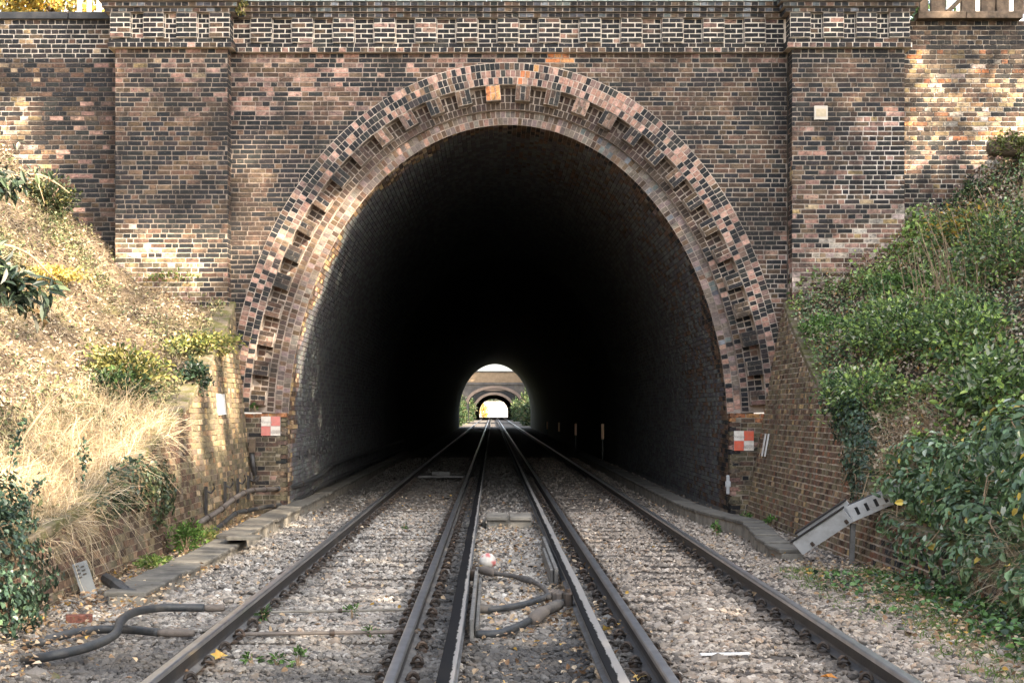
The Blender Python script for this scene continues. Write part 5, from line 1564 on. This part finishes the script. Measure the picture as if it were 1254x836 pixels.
# ivy leaves and little plants on the portal ledges
shrub('weed', 'small mossy plant growing on the cornice beside the pilaster', at(297, 14, 26.6), (.12, .1, .1), 160, .06, [(.2, .18, .05), (.12, .14, .04), (.35, .3, .1)], [1, 1, 1], stems=3, cat='weed', group='plants on the brickwork')
shrub('weed', 'tiny green plant on the impost ledge above the pink sign', at(312, 500, 26.9), (.05, .05, .05), 40, .05, WG, [1, 1, 1], stems=2, cat='weed', group='plants on the brickwork')

# ------------------------------------------------------------------ above the wing walls
def crown_tree(lab, base, h, r, n_, ls, cols, p, name='tree', group='autumn trees above the wall', crown_z=.6):
    t = thing(name, lab, 'tree', base, group); base = Vector(base)
    top = base + Vector((RNG.normal(0, .2), RNG.normal(0, .2), h * .9)); mb = MB(); mb.tube(smooth_path([base - Vector((0, 0, .3)), base.lerp(top, .5) + Vector((.1, 0, 0)), top], 4), [.12 * h / 5] * 3 + [.09 * h / 5] * 3 + [.05 * h / 5] * 3, 8)
    mb.build('trunk', M['bark'], t); mb = MB(); ends = []
    for k in range(14):
        a = base.lerp(top, RNG.uniform(.3, .95)); d = rnd_dir(1, .3)[0] * np.array(r) * .85; b = a + Vector(d); mb.tube(smooth_path([a, a.lerp(b, .5) + Vector((0, 0, .15)), b], 3), [.045, .04, .035, .03, .02, .015, .01], 5); ends += [a.lerp(b, .55), b]
    mb.build('limbs', M['bark'], t)
    nc = 40; cc_ = np.array(base + Vector((0, 0, h * crown_z))); cen = np.concatenate([cc_ + rnd_dir(nc) * RNG.uniform(.3, 1, (nc, 1)) * np.array(r), np.array([list(e) for e in ends])])
    i = RNG.integers(0, len(cen), n_); P = cen[i] + RNG.normal(0, .17, (n_, 3)) * np.array(r); tone = RNG.uniform(.65, 1.3, len(cen))[i][:, None]; L = ls * RNG.uniform(.6, 1.3, n_)
    mesh_of('crown', [leaves_np(P, rnd_dir(n_, -.2), rnd_dir(n_, .5), L, L * .65, cpal(cols, p, n_) * tone, True)], M['leaf'], t)
AUT = [(.5, .34, .06), (.42, .24, .05), (.3, .25, .05), (.14, .13, .04), (.55, .42, .14)]
for x, y, h, r, lab in ((-8.6, 30, 3.6, (1.3, 1, 1.2), 'yellow autumn tree peeping over the dark coping, nearest the white palings'), (-10.4, 31.5, 4.2, (1.5, 1.2, 1.4), 'yellow autumn tree above the coping at the picture corner')):
    crown_tree(lab, (x, y, 8.25), h, r, 3600, .13, AUT, [3, 2, 2, 2, 2], crown_z=.45)
crown_tree('dark green tree behind the old timber fence', (9.3, 32, 8.25), 3.5, (1.6, 1, 1.4), 3000, .13, GREENS, [3, 3, 2, 1, 2], group='autumn trees above the wall', crown_z=.5)
# white palisade behind the coping
pl = thing('palisade_fence', 'white metal palisade pales standing behind the dark coping', 'fence', (-7, 28.5, 8.3))
for k in range(5):
    x = (97.5 + k * 12 - VPX) * 28.5 / F; mb = MB()
    mb.bbox(x - .045, x + .045, 28.47, 28.5, 8.2, 10.2, .01); mb.build('pale', M['white'], pl)
mb = MB(); mb.box((80 - VPX) * 28.5 / F, (160 - VPX) * 28.5 / F, 28.505, 28.54, 9.75, 9.8); mb.build('rail', M['white'], pl)
# old timber fence on the right wing wall
tf = thing('timber_fence', 'weathered timber fence of split boards on a heavy mossy beam', 'fence', (8.5, 26.95, 8.85))
for (a, b, nm) in ((1122, 1180, 0), (1181, 1250, 1)):
    p, q = at(a, 25, 26.95), at(b, 16.5, 26.95); mb = MB(); mb.bbox(p.x, q.x, 26.82, 27.1, 8.852, 8.975, .012); mb.build('beam', M['timber'], tf)
bx = [(1126, 1137), (1139, 1158), (1176, 1195), (1200, 1219), (1219.5, 1236), (1241, 1254), (1256, 1275)]
for a, b in bx:
    p, q = at(a, 10, 27.05), at(b, 10, 27.05); mb = MB(); mb.bbox(p.x + .005, q.x - .005, 27.0 + random.uniform(-.01, .04), 27.09, 8.98, 10.3 + random.uniform(-.1, .1), .012, None)
    o = mb.build('board', M['timber'], tf)
    for v_ in o.data.vertices: v_.co.x += random.uniform(-.012, .012); v_.co.y += random.uniform(-.01, .01)
mb = MB(); p, q = at(1160, 15, 27.0), at(1176, 0, 27.0); mb.tube([p, q], .045, 6); mb.build('brace', M['timber'], tf)
pr = thing('palisade_fence', 'white metal palisade pales seen through the gaps of the timber fence', 'fence', (8.5, 28.6, 8.3))
for px in (1162, 1174, 1197, 1238, 1248):
    x = (px - VPX) * 28.6 / F; mb = MB(); mb.bbox(x - .05, x + .05, 28.58, 28.61, 8.2, 10.3, .01); mb.build('pale', M['white'], pr)
mb = MB(); mb.box((1130 - VPX) * 28.6 / F, (1270 - VPX) * 28.6 / F, 28.62, 28.65, 9.8, 9.86); mb.build('rail', M['white'], pr)

# ------------------------------------------------------------------ beyond the tunnel
def far_bridge(lab, Y, x0, x1, zpar, half, zspr, zcr, thick, ring, stone, wallc, deck, soffit=None):
    b = thing('overbridge', lab, 'bridge', (.3, Y, 0), 'brick bridges beyond the tunnel')
    cx = .33; n_ = 24
    arc = [(cx + half * math.cos(math.pi * k / n_), zspr + (zcr - zspr) * math.sin(math.pi * k / n_)) for k in range(n_ + 1)]
    inner = [(cx + half, 0)] + arc + [(cx - half, 0)]
    V = []; Fq = []
    outer = [(x1, 0), (x1, zspr)] + [(x1 + (x0 - x1) * k / (n_ - 2), deck) for k in range(n_ - 1)] + [(x0, zspr), (x0, 0)]
    m = len(inner)
    for (y, ) in ((Y,), (Y + thick,)):
        V += [(px, y, pz) for px, pz in inner] + [(px, y, pz) for px, pz in outer]
    mi_ = []
    for i in range(m - 1):
        mi_ += [1, 0, 0]; Fq.append((i, i + 1, m + i + 1, m + i)); Fq.append((i, 2 * m + i, 2 * m + i + 1, i + 1)); Fq.append((m + i, m + i + 1, 3 * m + i + 1, 3 * m + i))
    link('abutment_wall', np_mesh('abutment_wall', np.array(V), np.array(Fq), [wallc, soffit or wallc], None, mi_), b)
    rr = [(cx + (half + ring) * math.cos(math.pi * k / n_), zspr + (zcr + ring - zspr) * math.sin(math.pi * k / n_)) for k in range(n_ + 1)]
    V = [(px, Y - .08, pz) for px, pz in arc] + [(px, Y - .08, pz) for px, pz in rr] + [(px, Y + .02, pz) for px, pz in rr]
    k_ = n_ + 1; Fq = []
    for i in range(n_): Fq += [(i, i + 1, k_ + i + 1, k_ + i), (k_ + i, k_ + i + 1, 2 * k_ + i + 1, 2 * k_ + i)]
    link('arch_ring', np_mesh('arch_ring', np.array(V), np.array(Fq), [stone]), b)
    mb = MB(); mb.box(x0, x1, Y - .15, Y + thick, deck + .01, deck + .35); mb.build('string_course', wallc, b)
    mb = MB(); mb.box(x0, x1, Y + .02, Y + .45, deck + .36, zpar - .2); mb.build('parapet', M['farbuff'], b)
    mb = MB(); mb.box(x0, x1, Y - .1, Y + .5, zpar - .19, zpar); mb.build('coping', wallc, b)
    return b
M['farbuff'] = mat_plain('far_buff_brick', (.27, .19, .125), .9, .25, 1.5, 0, .2, (.8, (.22, .15, .09), .5))
M['fardark'] = mat_plain('far_sooty_brick', (.10, .09, .088), .9, .35, 1.2, 0, .2, (.5, (.22, .18, .15), .5))
M['farsoffit'] = mat_plain('far_dark_soffit', (.03, .03, .032), .9, .3, 1)  # darker colour for the underside of the arch
M['farpink'] = mat_plain('far_pink_brick', (.3, .22, .18), .9, .3, 1.2, 0, .2, (.6, (.16, .12, .1), .5))
far_bridge('sooty brick bridge with a buff parapet seen through the far tunnel mouth', 228, -9, 10, 7.85, 3.95, 2.9, 5.15, 7, .45, M['farpink'], M['fardark'], 5.75)
far_bridge('pinkish brick bridge with a small dark arch framed by the nearer bridge', 300, -9, 10, 7.0, 3.85, 1.6, 5.0, 112, .5, M['farpink'], M['farpink'], 5.8, M['farsoffit'])
FG = [(.035, .065, .025), (.06, .095, .035), (.1, .12, .05), (.02, .04, .018), (.15, .14, .075)]
for x, y, r, lab in ((-4.4, 186, (.9, 6, 1.2), 'green creeper on the cutting wall beyond the tunnel, facing the overgrown side'), (4.7, 190, (1.0, 8, 1.8), 'thick green creeper on the sunny side of the far cutting'), (5.2, 214, (1.0, 4, 2.6), 'leafy bush beside the buff parapet of the far bridge'), (-4.6, 216, (.8, 4, 1.8), 'small ivy bush against the sooty bridge abutment'),
                     (-4.0, 262, (.9, 8, 2.0), 'bush between the two far bridges on the shaded side'), (4.4, 265, (.9, 8, 2.0), 'pale green bush between the two far bridges')):
    shrub('shrub', lab, (x, y, .2), r, 1500, .4, FG, [3, 3, 2, 2, 1], group='bushes beyond the tunnel', stems=4)
shrub('shrub', 'golden autumn bush glowing at the very end of the line', (-2.4, 422, .2), (1.3, 3, 1.9), 900, .4, AUT, [3, 2, 1, 0, 3], group='bushes beyond the tunnel', stems=4)
crown_tree('green tree closing the view above the last bridge arch', (-2, 448, 0), 9.5, (5, 3, 2.2), 1500, .5, FG, [3, 3, 2, 2, 1], group='trees at the end of the line', crown_z=.72)
crown_tree('dark trunked tree closing the view beside its green neighbour', (3, 450, 0), 9.5, (5, 3, 2.2), 1500, .5, FG, [3, 3, 2, 2, 1], group='trees at the end of the line', crown_z=.72)
for x, y, lab in ((14, 216, 'unseen large tree added to shade the buff bridge, nearest it'), (21, 211, 'unseen large tree added to shade the buff bridge, set back behind its neighbour'), (15, 287, 'unseen large tree added to shade the pink bridge, nearest it'), (21, 283, 'unseen large tree added to shade the pink bridge, set back behind its neighbour')):
    crown_tree(lab, (x, y, 7.8), 12, (5.5, 5, 6.5), 4200, 1.0, FG, [3, 3, 2, 2, 1], group='trees added to shade the far bridges')  # out of view, added so their shade falls on the far bridges
# white panel added to stand in for the blown-out light down the line
ew = thing('bright_end_panel', 'white panel added for the bright light at the end of the line', 'wall', (.3, 440, 0))
mb = MB(); mb.box(-14, 14, 440, 440.5, -.1, 4.45); mb.build('wall', M['white'], ew)
mb = MB(); mb.box(-14.1, 14.1, 439.9, 440.6, 4.453, 4.62); mb.build('coping', M['concrete'], ew)

# ------------------------------------------------------------------ unseen trees behind the viewer, crowns shaped to shade the portal and leave sun patches
S = np.array(SUN)
def lit_any(pts):
    p = np.array([list(q) for q in pts]); q_ = (PY - p[:, 1]) / abs(S[1])
    return lit(VPX + (p[:, 0] - S[0] * q_) * F / PY, VPY - (p[:, 2] - S[2] * q_ - CZ) * F / PY).any()
def lit(px, py):
    """where sunlight comes through on the facade"""
    E = [(205, 322, 74, 28, -.1), (470, 265, 62, 36, -.85), (440, 335, 34, 70, .35), (306, 225, 18, 45, 0), (300, 300, 26, 24, 0), (352, 300, 22, 30, .4), (425, 262, 40, 26, -.85), (322, 420, 6, 40, 0), (318, 480, 8, 22, 0),
         (1130, 85, 24, 14, -.4), (1175, 132, 80, 24, -.4), (1225, 112, 45, 58, 0), (1140, 190, 32, 12, -.2), (1200, 175, 40, 16, -.5), (25, 175, 38, 52, 0), (1240, 215, 40, 18, 0)]
    r = np.zeros(len(px), bool)
    for cx, cy, rx, ry, a in E:
        dx, dy = px - cx, py - cy; ca, sa = math.cos(a), math.sin(a)
        r |= ((dx * ca + dy * sa) / (rx + 13)) ** 2 + ((-dx * sa + dy * ca) / (ry + 13)) ** 2 < 1
    for x0, y0, x1, y1 in ((1215, 50, 1190, 120), (1190, 120, 1168, 200), (1254, 120, 1195, 158)):     # leaf strips shaped to pass for bough shadows
        t_ = np.clip(((px - x0) * (x1 - x0) + (py - y0) * (y1 - y0)) / ((x1 - x0) ** 2 + (y1 - y0) ** 2), 0, 1)
        r &= np.hypot(px - x0 - t_ * (x1 - x0), py - y0 - t_ * (y1 - y0)) > 5
    return r
T = []
n_ = 16000
U = RNG.uniform(-11, 11, n_); V_ = RNG.uniform(0, 10.2, n_)
px, py = VPX + U * F / PY, VPY - (V_ - CZ) * F / PY
k = ~lit(px, py) & ~((U < -5.2) & (V_ < 3.78 + (-U - 4.7) * .66)); T.append(np.stack([U[k], np.full(k.sum(), PY), V_[k]], 1))
n_ = 13000
X = RNG.uniform(-3.9, 4.6, n_); Y = RNG.uniform(1, 27.5, n_)
k = ~((X < -3.0) & (Y > 17) & (RNG.uniform(0, 1, n_) < .6)); T.append(np.stack([X[k], Y[k], np.zeros(k.sum())], 1))
n_ = 9000
X = RNG.uniform(4.6, 10.5, n_); Y = RNG.uniform(5, 27, n_); k = (RNG.uniform(0, 1, n_) < .85) & (sn(X, Y, 1.9, 8) < .3); T.append(np.stack([X[k], Y[k], bank_z(X[k], Y[k])], 1))
n_ = 6000
X = RNG.uniform(-11, -4.2, n_); Y = RNG.uniform(8, 27, n_); cl_ = sn(X, Y, 1.5, 9) + .6 * sn(X, Y, 3.1, 2)
k = (cl_ > .28) | ((Y < 14.5) & (RNG.uniform(0, 1, n_) < .7)); T.append(np.stack([X[k], Y[k], bank_z(X[k], Y[k])], 1))
n_ = 3500                                            # the olive wall catches only streaks of sun
Y = RNG.uniform(14, 26.9, n_); Z = RNG.uniform(0, 1, n_) * wall_top(Y); k = (Z < .42 * wall_top(Y)) | (np.sin(Y * 3.3) + .6 * np.sin(Y * 7.3 + 2) > .7); T.append(np.stack([XL(Z[k]), Y[k], Z[k]], 1))
T = np.concatenate(T)
q_ = (PY - T[:, 1]) / abs(S[1])
U = T[:, 0] - S[0] * q_; V_ = T[:, 2] - S[2] * q_
T = T[~lit(VPX + U * F / PY, VPY - (V_ - CZ) * F / PY)]
xc_ = RNG.uniform(21, 28, len(T))
tt = (xc_ - T[:, 0]) / S[0]
P = T + S * tt[:, None]
tx = [(24.5, -34), (24.0, -25.5), (25.0, -17), (24.0, -8.5), (25, 0), (24, 8.5)]
near = np.argmin(np.abs(P[:, 1:2] - np.array([b for a, b in tx])[None]), 1)
tl = ['tall tree on the bank behind the viewer, nearest the portal', 'tall tree on the bank, second back from the portal', 'tall tree on the bank, third back from the portal', 'tall tree on the bank, fourth back from the portal', 'tall tree on the bank, fifth back from the portal', 'tall tree on the bank, farthest back from the portal']
for i, (a, b) in enumerate(tx):
    k = near == i
    if k.sum() < 10: continue
    t = thing('tree', tl[5 - i], 'tree', (a, b, 8.1), 'trees shaped to shade the portal'); Pk = P[k]; m = len(Pk)
    zm = Pk[:, 2].max()
    zc_ = Pk[:, 2].mean()
    for zt_, dy in [(zt_, dy) for zt_ in (zm - .5, .5 * (zm + zc_), zc_, zc_ - 2, zc_ - 4) for dy in (0, 1.2, -1.2, 2.2, -2.2, 3.2)]:
        if not lit_any([(a, b + dy, z_) for z_ in np.linspace(8, zt_, 60)]): break
    b += dy; t.location = (a, b, 8.1)
    mb = MB(); mb.tube(smooth_path([(a, b, 7.9), (a + .2, b + .1, 8 + (zm - 8) * .45), (a, b, zt_)], 5), [.3] * 4 + [.22] * 4 + [.1] * 3, 9); mb.build('trunk', M['bark'], t)
    mb = MB()
    for q in Pk[RNG.choice(m, min(26, m), replace=False)]:
        s0 = Vector((a, b, min(zt_ - .2, max(9.0, q[2] - RNG.uniform(.5, 3))))); e = Vector(q)
        if lit_any([s0.lerp(e, k_ / 12) + Vector((0, 0, .3 * math.sin(math.pi * k_ / 12))) for k_ in range(13)]): continue
        mb.tube([s0, s0.lerp(e, .5) + Vector((0, 0, .3)), e], [.07, .05, .02], 5)
    mb.build('limbs', M['bark'], t)
    L = RNG.uniform(.26, .42, m)
    mesh_of('crown', [leaves_np(Pk, rnd_dir(m), S + rnd_dir(m) * .6, L, L * .75, cpal(AUT + GREENS, [1] * 5 + [1] * 5, m), True)], M['leaf'], t)
